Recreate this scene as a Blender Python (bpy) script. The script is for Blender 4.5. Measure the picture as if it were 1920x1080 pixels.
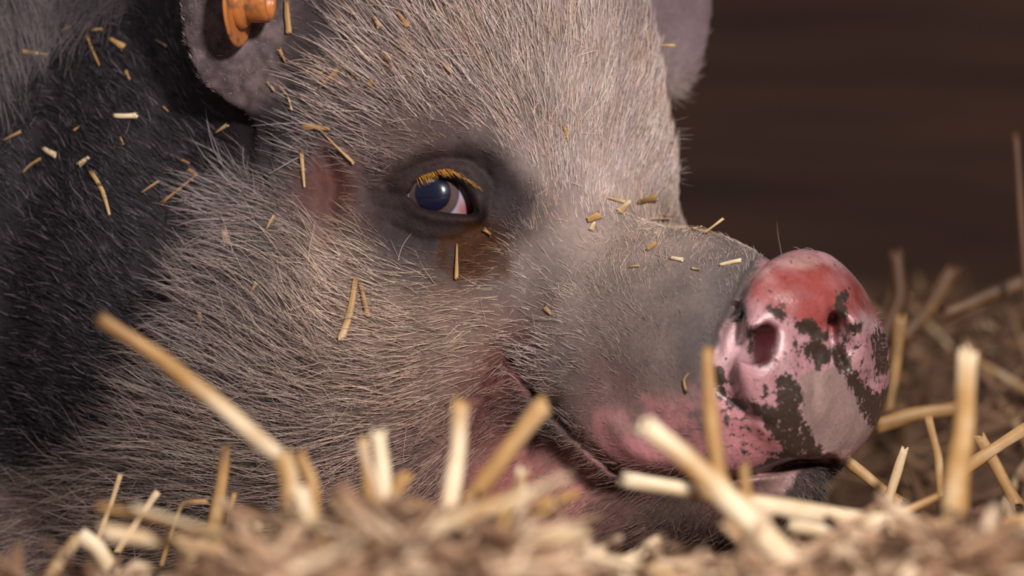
import bpy, math, random, time
import numpy as np
from mathutils import Vector, Matrix
from mathutils.bvhtree import BVHTree
T0 = time.time()
for o in list(bpy.data.objects): bpy.data.objects.remove(o)
S = bpy.context.scene
C = S.collection
rng = np.random.default_rng(7)
random.seed(7)

# ------------------------------------------------------------------ camera, light, exposure
CAM_D, CAM_Z, PPM = 1.6, 0.16, 4000.0          # distance to the pig's plane, height, pixels per metre there
cam = bpy.data.cameras.new('camera'); camo = bpy.data.objects.new('camera', cam); C.objects.link(camo)
camo.location = (0, -CAM_D, CAM_Z); camo.rotation_euler = (math.pi/2, 0, 0)
cam.sensor_width = 36; cam.lens = 36*CAM_D/0.48
cam.dof.use_dof = True; cam.dof.focus_distance = CAM_D-0.036; cam.dof.aperture_fstop = 5.4
cam.clip_start = 0.05
S.camera = camo
S.view_settings.view_transform = 'Standard'; S.view_settings.look = 'None'
S.view_settings.exposure = 0.0; S.view_settings.gamma = 1; S.view_settings.use_curve_mapping = False
w = bpy.data.worlds.new('world'); S.world = w; w.use_nodes = True
bg = w.node_tree.nodes['Background']; bg.inputs[0].default_value = (0.70, 0.68, 0.72, 1); bg.inputs[1].default_value = 0.17
def area(name, loc, target, size, power, col, shape='DISK'):
    l = bpy.data.lights.new(name, 'AREA'); l.shape = shape; l.size = size; l.energy = power; l.color = col
    o = bpy.data.objects.new(name, l); C.objects.link(o); o.location = loc
    o.rotation_euler = (Vector(target)-Vector(loc)).to_track_quat('-Z', 'Y').to_euler()
    return o
area('key_lamp', (0.44, -1.46, 0.72), (0.0, 0, 0.12), 0.18, 29, (1.0, 0.95, 0.92))
area('fill_lamp', (-1.1, -1.3, 2.3), (0, 0, 0.12), 1.2, 14, (1.0, 0.97, 0.95))

# ------------------------------------------------------------------ small helpers
def P(px, py, Y=0.0):
    k = (CAM_D+Y)/CAM_D/PPM
    return np.array([(px-960)*k, Y, CAM_Z+(540-py)*k])
def pix(x, y, z):
    k = PPM*CAM_D/(CAM_D+y)
    return 960+x*k, 540-(z-CAM_Z)*k
def lin(c):
    c = np.asarray(c, float)/255.0
    return np.where(c <= 0.04045, c/12.92, ((c+0.055)/1.055)**2.4)
def L4(c): return (*[float(v) for v in lin(c)], 1.0)
def empty(name, loc=(0, 0, 0), label=None, cat=None, group=None):
    o = bpy.data.objects.new(name, None); C.objects.link(o); o.location = loc; o.empty_display_size = 0.02
    tag(o, label, cat, group); return o
def tag(o, label=None, cat=None, group=None, kind=None):
    if label: o['label'] = label
    if cat: o['category'] = cat
    if group: o['group'] = group
    if kind: o['kind'] = kind
    return o
def mesh_obj(name, verts, faces, mat=None, parent=None, smooth=True):
    me = bpy.data.meshes.new(name)
    verts = np.asarray(verts, np.float32)
    if parent is not None: verts = verts-np.array(parent.location, np.float32)
    if isinstance(faces, np.ndarray) and faces.ndim == 2:
        n = faces.shape[1]
        me.vertices.add(len(verts)); me.vertices.foreach_set('co', verts.ravel())
        me.loops.add(faces.size); me.loops.foreach_set('vertex_index', faces.astype(np.int32).ravel())
        me.polygons.add(len(faces)); me.polygons.foreach_set('loop_start', np.arange(0, faces.size, n, dtype=np.int32))
        me.update(calc_edges=True)
    else:
        me.from_pydata([tuple(v) for v in verts], [], [tuple(f) for f in faces])
    if smooth: me.polygons.foreach_set('use_smooth', np.ones(len(me.polygons), bool))
    me.update()
    if mat: me.materials.append(mat)
    o = bpy.data.objects.new(name, me); C.objects.link(o)
    if parent is not None: o.parent = parent
    return o
def vnoise(p, scale, seed=0):
    """smooth value noise in [-1,1]; p is (N,3) metres, scale = cell size"""
    q = p/scale+seed*17.31
    i = np.floor(q).astype(np.int64); f = q-i; f = f*f*(3-2*f)
    def h(a, b, c):
        n = (a*73856093) ^ (b*19349663) ^ (c*83492791) ^ (seed*2654435)
        n = (n ^ (n >> 13))*1274126177 & 0x7fffffff
        return (n % 100003)/50001.5-1
    r = 0
    for a in (0, 1):
        for b in (0, 1):
            for c in (0, 1):
                wgt = (f[:, 0] if a else 1-f[:, 0])*(f[:, 1] if b else 1-f[:, 1])*(f[:, 2] if c else 1-f[:, 2])
                r = r+wgt*h(i[:, 0]+a, i[:, 1]+b, i[:, 2]+c)
    return r
def ss(a, b, x): t = np.clip((x-a)/(b-a), 0, 1); return t*t*(3-2*t)
def poly_sd(px, py, poly):
    """signed distance (negative inside) of pixels to a polygon"""
    poly = np.asarray(poly, float); n = len(poly)
    d = np.full(px.shape, 1e18); inside = np.zeros(px.shape, bool)
    for i in range(n):
        a = poly[i]; b = poly[(i+1) % n]; e = b-a
        wx, wy = px-a[0], py-a[1]
        t = np.clip((wx*e[0]+wy*e[1])/(e@e), 0, 1)
        d = np.minimum(d, (wx-e[0]*t)**2+(wy-e[1]*t)**2)
        c = ((a[1] > py) != (b[1] > py)) & (px < (b[0]-a[0])*(py-a[1])/(b[1]-a[1]+1e-12)+a[0])
        inside ^= c
    d = np.sqrt(d); return np.where(inside, -d, d)
def line_d(px, py, pts):
    pts = np.asarray(pts, float); d = np.full(px.shape, 1e18)
    for a, b in zip(pts[:-1], pts[1:]):
        e = b-a; wx, wy = px-a[0], py-a[1]
        t = np.clip((wx*e[0]+wy*e[1])/(e@e+1e-9), 0, 1)
        d = np.minimum(d, (wx-e[0]*t)**2+(wy-e[1]*t)**2)
    return np.sqrt(d)

# ------------------------------------------------------------------ materials
def new_mat(name):
    m = bpy.data.materials.new(name); m.use_nodes = True
    nt = m.node_tree; return m, nt, nt.nodes, nt.links, nt.nodes['Principled BSDF']
def simple(name, col, rough=0.5, spec=0.5, coat=0.0, bump=0.0, bscale=200):
    m, nt, N, K, b = new_mat(name)
    b.inputs['Base Color'].default_value = L4(col); b.inputs['Roughness'].default_value = rough
    b.inputs['Specular IOR Level'].default_value = spec; b.inputs['Coat Weight'].default_value = coat
    if bump:
        n = N.new('ShaderNodeTexNoise'); n.inputs['Scale'].default_value = bscale
        tc = N.new('ShaderNodeTexCoord'); K.new(tc.outputs['Object'], n.inputs['Vector'])
        bp = N.new('ShaderNodeBump'); bp.inputs['Strength'].default_value = bump; bp.inputs['Distance'].default_value = 0.001
        K.new(n.outputs['Fac'], bp.inputs['Height']); K.new(bp.outputs[0], b.inputs['Normal'])
    return m
def straw_mat(name, c1, c2, c3, rough=0.5):
    m, nt, N, K, b = new_mat(name)
    tc = N.new('ShaderNodeTexCoord'); oi = N.new('ShaderNodeObjectInfo')
    mp = N.new('ShaderNodeMapping'); mp.inputs['Scale'].default_value = (1, 1, 1)
    at = N.new('ShaderNodeAttribute'); at.attribute_name = 'tone'
    ramp = N.new('ShaderNodeValToRGB')
    e = ramp.color_ramp.elements; e[0].position = 0.0; e[0].color = L4(c1); e[1].position = 1.0; e[1].color = L4(c3)
    x = e.new(0.5); x.color = L4(c2)
    n = N.new('ShaderNodeTexNoise'); n.inputs['Scale'].default_value = 60; n.inputs['Detail'].default_value = 4
    K.new(tc.outputs['Object'], n.inputs['Vector'])
    ad = N.new('ShaderNodeMath'); ad.operation = 'MULTIPLY_ADD'; ad.inputs[1].default_value = 0.7
    K.new(n.outputs['Fac'], ad.inputs[0])
    sb = N.new('ShaderNodeMath'); sb.operation = 'SUBTRACT'; sb.inputs[1].default_value = 0.35
    K.new(at.outputs['Fac'], sb.inputs[0]); K.new(sb.outputs[0], ad.inputs[2])
    K.new(ad.outputs[0], ramp.inputs[0]); K.new(ramp.outputs[0], b.inputs['Base Color'])
    b.inputs['Roughness'].default_value = rough; b.inputs['Specular IOR Level'].default_value = 0.4
    return m
STRAW = straw_mat('straw_golden', (92, 62, 40), (176, 134, 82), (236, 214, 180))
BED = straw_mat('straw_bed', (92, 66, 52), (154, 117, 88), (210, 182, 152), 0.7)

# ------------------------------------------------------------------ the pig: implicit surface
YAW = math.radians(42)
Hd = np.array([math.cos(YAW), -math.sin(YAW), 0.0])          # forward (snout)
Rd = np.array([-math.sin(YAW), -math.cos(YAW), 0.0])         # towards the near side
O0 = P(1525, 668, -0.07)
def hw(u, v, wz): return O0+u*Hd+v*Rd+np.array([0, 0, wz])
def sell(p, c, r):
    q = [(p[i]-c[i]) for i in range(3)]
    k0 = np.sqrt(sum((q[i]/r[i])**2 for i in range(3)))+1e-9
    k1 = np.sqrt(sum((q[i]/r[i]**2)**2 for i in range(3)))+1e-9
    return k0*(k0-1)/k1
def smin(a, b, k):
    h = np.maximum(k-np.abs(a-b), 0)/k
    return np.minimum(a, b)-h*h*k*0.25
def smax(a, b, k): return -smin(-a, -b, k)
def tohead(x, y, z):
    dx, dy, dz = x-O0[0], y-O0[1], z-O0[2]
    return dx*Hd[0]+dy*Hd[1], dx*Rd[0]+dy*Rd[1], dz
def rot2(a, b, ang): c, s = math.cos(ang), math.sin(ang); return a*c+b*s, -a*s+b*c
def sdf(x, y, z):
    x = x.astype(np.float32); y = y.astype(np.float32); z = z.astype(np.float32)
    u, v, wz = tohead(x, y, z)
    av = np.sqrt(v*v+1e-6)
    h = (u, v, wz); ha = (u, av, wz); W = (x, y, z)
    # cranium, face, snout
    d = sell(h, (-.180, 0, .115), (.066, .078, .13))
    d = smin(d, sell(W, P(640, 60, .085), (.085, .085, .13)), .04)
    d = smin(d, sell(h, (-.176, .010, .035), (.055, .070, .080)), .03)
    d = smin(d, sell(ha, (-.164, .040, .085), (.033, .033, .045)), .022)     # brows
    d = smin(d, sell(h, (-.120, .004, .000), (.060, .058, .060)), .022)
    tu, tw = rot2(u+.070, wz-.018, -.42)
    d = smin(d, sell((tu, v, tw), (0, 0, 0), (.052, .040, .036)), .016)   # nasal bridge
    d = smin(d, sell(h, (-.062, 0, -.004), (.055, .048, .049)), .022)
    d = smin(d, sell(ha, (-.045, .024, -.020), (.040, .030, .037)), .02)
    d = smin(d, sell(ha, (-.078, .032, -.036), (.034, .027, .024)), .014)
    d = smin(d, sell(ha, (-.022, .024, -.036), (.024, .024, .022)), .012)     # upper lips
    # cheeks
    cn = P(640, 690, .055); d = smin(d, sell(W, cn, (.098, .085, .098)), .035)
    c2 = P(560, 900, .07); d = smin(d, sell(W, c2, (.12, .085, .075)), .04)
    d = smin(d, sell(h, (-.20, -.075, -.01), (.08, .06, .09)), .04)
    # lower jaw
    j = sell(h, (-.048, 0, -.060), (.050, .029, .024))
    j = smin(j, sell(h, (-.105, 0, -.066), (.06, .040, .034)), .02)
    j = smin(j, sell(h, (-.17, 0, -.075), (.07, .06, .05)), .03)
    d = smin(d, j, .008)
    # neck, shoulder, trunk
    b = sell(W, (-.175, .155, .15), (.115, .135, .19))
    b = smin(b, sell(W, (-.285, .18, .19), (.09, .15, .20)), .02)
    b = smin(b, sell(W, (-.60, .30, .19), (.36, .22, .23)), .06)
    b = smin(b, sell(W, (-.30, .15, .03), (.16, .11, .06)), .04)
    d = smin(d, b, .02)
    d = smax(d, -.012-z, .02)                     # weight of the animal flattens it on the bed
    # nose disc, leaning back a little
    du, dw = rot2(u, wz, 0.10)
    nd = sell((du, v, dw), (0, 0, -.002), (.0165, .0525, .0475))
    nd = smin(nd, sell((du, v, dw), (.000, .004, .021), (.019, .030, .0225)), .012)   # top cap
    d = smin(d, nd, .010)
    # near ear: thin curved flap
    ec = P(455, -25, .000)
    ex, ey, ez = x-ec[0], y-ec[1], z-ec[2]
    ex2, ez2 = rot2(ex, ez, 0.10)
    ey2 = ey-0.45*ex2-8.0*ex2*ex2+3.0*ez2*ez2*0+0.15*ez2
    e = sell((ex2, ey2, ez2), (0, 0, 0), (.0285, .0036, .058))-.0012
    e = np.maximum(e, -1)
    d = smin(d, e, .010)
    # far ear
    fc = P(1262, -70, .15)
    f = sell(W, fc, (.0205, .006, .070))-.001
    d = smin(d, f, .012)
    return d
def hit(px, py):
    o = np.array([0, -CAM_D, CAM_Z]); t = P(px, py, 0)-o; t /= np.linalg.norm(t)
    s = 1.2
    for _ in range(90):
        q = o+t*s; dd = float(sdf(np.array([q[0]]), np.array([q[1]]), np.array([q[2]]))[0])
        s += dd*0.7
        if dd < 2e-4 or s > 3.5: break
    return o+t*s
# wrinkles and folds: (polyline in pixels of the rest pose, sigma px, metres, + out / - in)
FOLDS = [
 ([(1560, 862), (1500, 868), (1440, 884), (1370, 896), (1290, 906), (1210, 903), (1150, 880), (1100, 836), (1050, 790), (1005, 742)], 8, -.0042),
 ([(1005, 742), (975, 700), (955, 665)], 9, -.004),
 ([(890, 745), (930, 705), (958, 680)], 9, -.003),
 ([(915, 760), (880, 830), (850, 880)], 12, -.003),
 ([(1040, 760), (1010, 800), (985, 850)], 12, -.003),
 ([(1418, 492), (1395, 530), (1375, 575), (1352, 618), (1345, 660)], 9, -.0035),
 ([(1352, 618), (1330, 690), (1345, 740), (1400, 765)], 9, -.0018),
 ([(722, 348), (770, 318), (825, 298), (880, 300), (915, 330)], 7, -.0022),
 ([(745, 340), (790, 314), (835, 308), (880, 318), (900, 350), (905, 400)], 9, .0016),
 ([(770, 395), (815, 412), (870, 415), (900, 410)], 8, .0014),
 ([(735, 425), (790, 452), (850, 452), (905, 425)], 9, -.0018),
 ([(720, 300), (800, 272), (880, 258), (940, 290)], 24, .0035),
 ([(940, 290), (985, 350), (985, 420)], 26, .003),
 ([(690, 362), (765, 367)], 8, -.002),
 ([(700, 385), (740, 395), (770, 392)], 6, -.001),
 ([(905, 300), (925, 350), (915, 400)], 8, -.0016),
 ([(612, 300), (626, 350), (616, 430)], 22, -.0045),
 ([(572, 440), (578, 520), (566, 600), (590, 680)], 20, .004),
 ([(540, 420), (530, 520), (520, 600)], 24, -.0025),
 ([(1250, 300), (1240, 350), (1255, 388)], 14, .002),
 ([(1000, 640), (1040, 600), (1060, 560)], 25, .002),
 # nose: rim round the near nostril, cap edge, median lip line
 ([(1440, 585), (1472, 610), (1472, 660), (1445, 700)], 13, .0013),
 ([(1405, 690), (1385, 640), (1400, 590)], 14, -.0012),
 ([(1400, 655), (1392, 600), (1410, 575)], 8, -.001),
 ([(1480, 600), (1520, 628), (1560, 600)], 9, -.0012),
 ([(1605, 605), (1622, 645), (1622, 685)], 24, .0042),
 ([(1560, 590), (1562, 640), (1580, 690)], 8, -.003),
 ([(1530, 660), (1525, 760), (1545, 840)], 9, -.0012),
 ([(1330, 700), (1380, 770), (1450, 800)], 9, -.0012),
 ([(1150, 800), (1190, 850), (1260, 870)], 22, .0025),
]
EYE_POLY = [(766, 366), (776, 346), (796, 336), (825, 331), (852, 334), (872, 348), (884, 366), (893, 392), (888, 405), (866, 404), (838, 402), (806, 397), (780, 386)]
eyeP = hit(828, 362)
n1 = hit(1434, 644); n2 = hit(1585, 625)
print('eye', eyeP, 'nostril', n1, n2, 't', time.time()-T0)
def detail(x, y, z, d):
    px, py = pix(x, y, z)
    u, v, wz = tohead(x, y, z)
    front = ss(-.06, -.035, v-0.25*u*0) * ss(.16, .10, y)
    # nostrils: ellipsoids running back into the nose
    def nostril(c, d, ru, rv, rw, tilt):
        cu, cv, cw = tohead(*c)
        a, b, g = u-cu, v-cv, wz-cw
        b, g = rot2(b, g, tilt)
        return smax(d, -sell((a, b, g), (0, 0, 0), (ru, rv, rw)), .003)
    d = nostril(n1, d, .024, .0054, .0090, 0.55)
    c2 = n2-0.000*Hd
    d = nostril(c2, d, .013, .0055, .0092, -0.35)
    # folds
    for pts, sg, amp in FOLDS:
        m = np.abs(px-np.mean([p[0] for p in pts])) < 400
        if not m.any(): continue
        dd = line_d(px[m], py[m], pts)
        d[m] -= amp*np.exp(-(dd/sg)**2)*front[m]
    # eye socket
    m = (np.abs(px-828) < 140) & (np.abs(py-362) < 110) & (y < eyeP[1]+.05)
    e = (poly_sd(px[m], py[m], EYE_POLY)+1.5)/PPM
    cut = np.maximum(e, y[m]-(eyeP[1]+.016))
    dm = d[m]-.0012*np.exp(-((e-.0022)/.0022)**2)
    d[m] = smax(dm, -cut, .0014)
    # skin unevenness
    p3 = np.stack([x, y, z], 1)
    nz = vnoise(p3, .022, 3)*.0009+vnoise(p3, .008, 4)*.0004
    neck = ss(520, 300, px)*ss(.0, .03, y)
    nz = nz+neck*(vnoise(p3*np.array([1, 1, .6]), .03, 5)*.004)
    # ear edge ripples
    ear = ss(600, 520, px)*ss(260, 200, py)*ss(.03, .015, y)
    nz = nz+ear*vnoise(p3, .006, 9)*.0006
    d = d-nz
    return d
def graded(lo, hi, flo, fhi, h, H):
    xs = list(np.arange(flo, fhi, h)); s = h; x = xs[-1]
    while x < hi: s = min(s*1.12, H); x += s; xs.append(x)
    s = h; x = xs[0]; pre = []
    while x > lo: s = min(s*1.12, H); x -= s; pre.append(x)
    return np.array(pre[::-1]+xs)
def surface_nets(X, Y, Z):
    nx, ny, nz = len(X), len(Y), len(Z)
    V = np.empty((nx, ny, nz), np.float32)
    yy, zz = np.meshgrid(Y, Z, indexing='ij')
    CH = 24
    for i in range(0, nx, CH):
        xs = X[i:i+CH]
        x3 = np.broadcast_to(xs[:, None, None], (len(xs), ny, nz)).ravel()
        y3 = np.broadcast_to(yy, (len(xs), ny, nz)).ravel(); z3 = np.broadcast_to(zz, (len(xs), ny, nz)).ravel()
        # coarse test first, then the full field in the band
        d = sdf(x3, y3, z3)
        m = np.abs(d) < .016
        if m.any():
            xm, ym, zm = x3[m].astype(float), y3[m].astype(float), z3[m].astype(float)
            d[m] = detail(xm, ym, zm, d[m].astype(float))
        V[i:i+CH] = d.reshape(len(xs), ny, nz)
    s = V < 0
    corners = [(a, b, c) for a in (0, 1) for b in (0, 1) for c in (0, 1)]
    cnt = np.zeros((nx-1, ny-1, nz-1), np.int8)
    for a, b, c in corners: cnt += s[a:nx-1+a, b:ny-1+b, c:nz-1+c]
    act = (cnt > 0) & (cnt < 8)
    idx = np.argwhere(act)
    vid = np.full(act.shape, -1, np.int32); vid[act] = np.arange(len(idx), dtype=np.int32)
    vals = {}
    for a, b, c in corners: vals[(a, b, c)] = V[idx[:, 0]+a, idx[:, 1]+b, idx[:, 2]+c]
    acc = np.zeros((len(idx), 3)); n = np.zeros(len(idx))
    G = (X, Y, Z)
    for p in corners:
        for ax in range(3):
            if p[ax]: continue
            q = list(p); q[ax] = 1; q = tuple(q)
            a, b = vals[p], vals[q]
            m = (a < 0) != (b < 0)
            t = np.where(m, a/(a-b+1e-20), 0)
            loc = np.zeros((len(idx), 3)); loc[:] = p; loc[:, ax] += t
            acc += loc*m[:, None]; n += m
    loc = acc/n[:, None]
    vert = np.empty_like(loc)
    for ax in range(3):
        g = G[ax]; i0 = idx[:, ax]; vert[:, ax] = g[i0]+(g[i0+1]-g[i0])*loc[:, ax]
    quads = []
    for ax in range(3):
        o1, o2 = [(1, 2), (2, 0), (0, 1)][ax]
        sl0 = [slice(None)]*3; sl1 = [slice(None)]*3
        sl0[ax] = slice(0, -1); sl1[ax] = slice(1, None)
        for oo in (o1, o2): sl0[oo] = slice(1, -1); sl1[oo] = slice(1, -1)
        A, B = s[tuple(sl0)], s[tuple(sl1)]
        ch = A != B
        ii = np.argwhere(ch)
        inside = A[ch]
        base = ii.copy(); base[:, o1] += 1; base[:, o2] += 1
        def cell(d1, d2):
            c = base.copy(); c[:, o1] -= d1; c[:, o2] -= d2
            return vid[c[:, 0], c[:, 1], c[:, 2]]
        q = np.stack([cell(1, 1), cell(0, 1), cell(0, 0), cell(1, 0)], 1)
        q[~inside] = q[~inside][:, ::-1]
        quads.append(q)
    q = np.concatenate(quads); q = q[(q >= 0).all(1)]
    return vert, q
GX = graded(-1.0, .22, -.255, .195, .0013, .012)
GY = graded(-.16, .56, -.125, .07, .0013, .010)
GZ = graded(-.05, .46, .0, .315, .0013, .010)
pv, pq = surface_nets(GX, GY, GZ)
print('pig mesh', len(pv), len(pq), 't', time.time()-T0)
# light smoothing of the net (two umbrella steps)
def smooth(v, q, it, lam):
    a = np.concatenate([q[:, 0], q[:, 1], q[:, 2], q[:, 3]]); b = np.concatenate([q[:, 1], q[:, 2], q[:, 3], q[:, 0]])
    n = np.bincount(a, minlength=len(v))[:, None].clip(1)
    for _ in range(it):
        s = np.stack([np.bincount(a, v[b, k], minlength=len(v)) for k in range(3)], 1)/n
        v = v+lam*(s-v)
    return v
pv = smooth(pv, pq, 2, .5)
fn = np.cross(pv[pq[:, 2]]-pv[pq[:, 0]], pv[pq[:, 3]]-pv[pq[:, 1]])
vn = np.zeros_like(pv)
for k in range(4):
    for ax in range(3): vn[:, ax] += np.bincount(pq[:, k], fn[:, ax], minlength=len(pv))
vn /= np.linalg.norm(vn, axis=1)[:, None]+1e-12
VPX, VPY = pix(pv[:, 0], pv[:, 1], pv[:, 2])
U, Vv, Wz = tohead(pv[:, 0], pv[:, 1], pv[:, 2])
bvh = BVHTree.FromPolygons([tuple(p) for p in pv], [tuple(int(i) for i in f) for f in pq])
def surf(px, py):
    """where the sight line through a pixel meets the pig (point, normal)"""
    o = Vector((0, -CAM_D, CAM_Z)); d = (Vector(P(px, py, 0))-o).normalized()
    r = bvh.ray_cast(o, d)
    return (r[0], r[1]) if r[0] is not None else (None, None)

# ---- coat and skin fields, sampled at control points (px, py)
# skin colour
SKIN = [  # px, py, rgb
 (1100, 100, 178, 158, 150), (1250, 200, 165, 145, 138), (1000, 300, 168, 148, 142), (1150, 330, 180, 160, 154), (800, 100, 150, 130, 122),
 (650, 100, 120, 104, 102), (600, 200, 112, 98, 98), (750, 240, 125, 105, 100), (500, 330, 92, 80, 82), (450, 450, 110, 95, 96),
 (700, 360, 92, 74, 72), (780, 420, 78, 64, 64), (860, 300, 90, 72, 72), (940, 360, 78, 66, 70), (830, 280, 112, 92, 88), (900, 440, 75, 58, 52),
 (760, 470, 92, 80, 80), (620, 350, 125, 84, 78), (600, 500, 160, 132, 120), (700, 600, 150, 124, 112), (850, 620, 150, 122, 108), (1000, 500, 140, 122, 116),
 (1100, 450, 155, 136, 128), (1250, 450, 145, 126, 118), (1150, 550, 128, 112, 104), (1300, 540, 112, 99, 94), (1380, 540, 96, 86, 84), (1200, 650, 114, 99, 93),
 (1330, 650, 88, 78, 76), (1150, 720, 126, 98, 94), (1050, 680, 112, 97, 92), (1020, 780, 112, 92, 88), (960, 700, 138, 84, 80), (900, 780, 140, 92, 86),
 (800, 750, 142, 112, 102), (650, 760, 124, 100, 96), (500, 650, 112, 94, 94), (400, 620, 98, 82, 84), (350, 800, 100, 82, 82), (550, 880, 112, 92, 88),
 (750, 880, 118, 92, 88), (950, 900, 190, 118, 114), (1050, 930, 190, 132, 124), (1150, 950, 118, 86, 80), (200, 950, 98, 80, 78), (60, 1000, 110, 85, 82),
 (200, 300, 56, 48, 52), (100, 500, 56, 48, 52), (200, 700, 56, 48, 52), (60, 800, 14, 13, 16), (300, 450, 56, 48, 52), (330, 200, 56, 48, 52), (250, 560, 56, 48, 52),
 (60, 60, 110, 98, 98), (200, 20, 80, 72, 74), (0, 180, 95, 84, 84), (480, 250, 16, 14, 16), (1300, 100, 128, 108, 112), (1290, 20, 120, 100, 104), (440, 60, 122, 104, 106),
 (400, 120, 118, 100, 104), (500, 150, 112, 96, 96), (450, 180, 112, 94, 96), (1500, 920, 60, 48, 46), (1400, 900, 150, 105, 102), (1250, 950, 90, 72, 66)]
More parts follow.
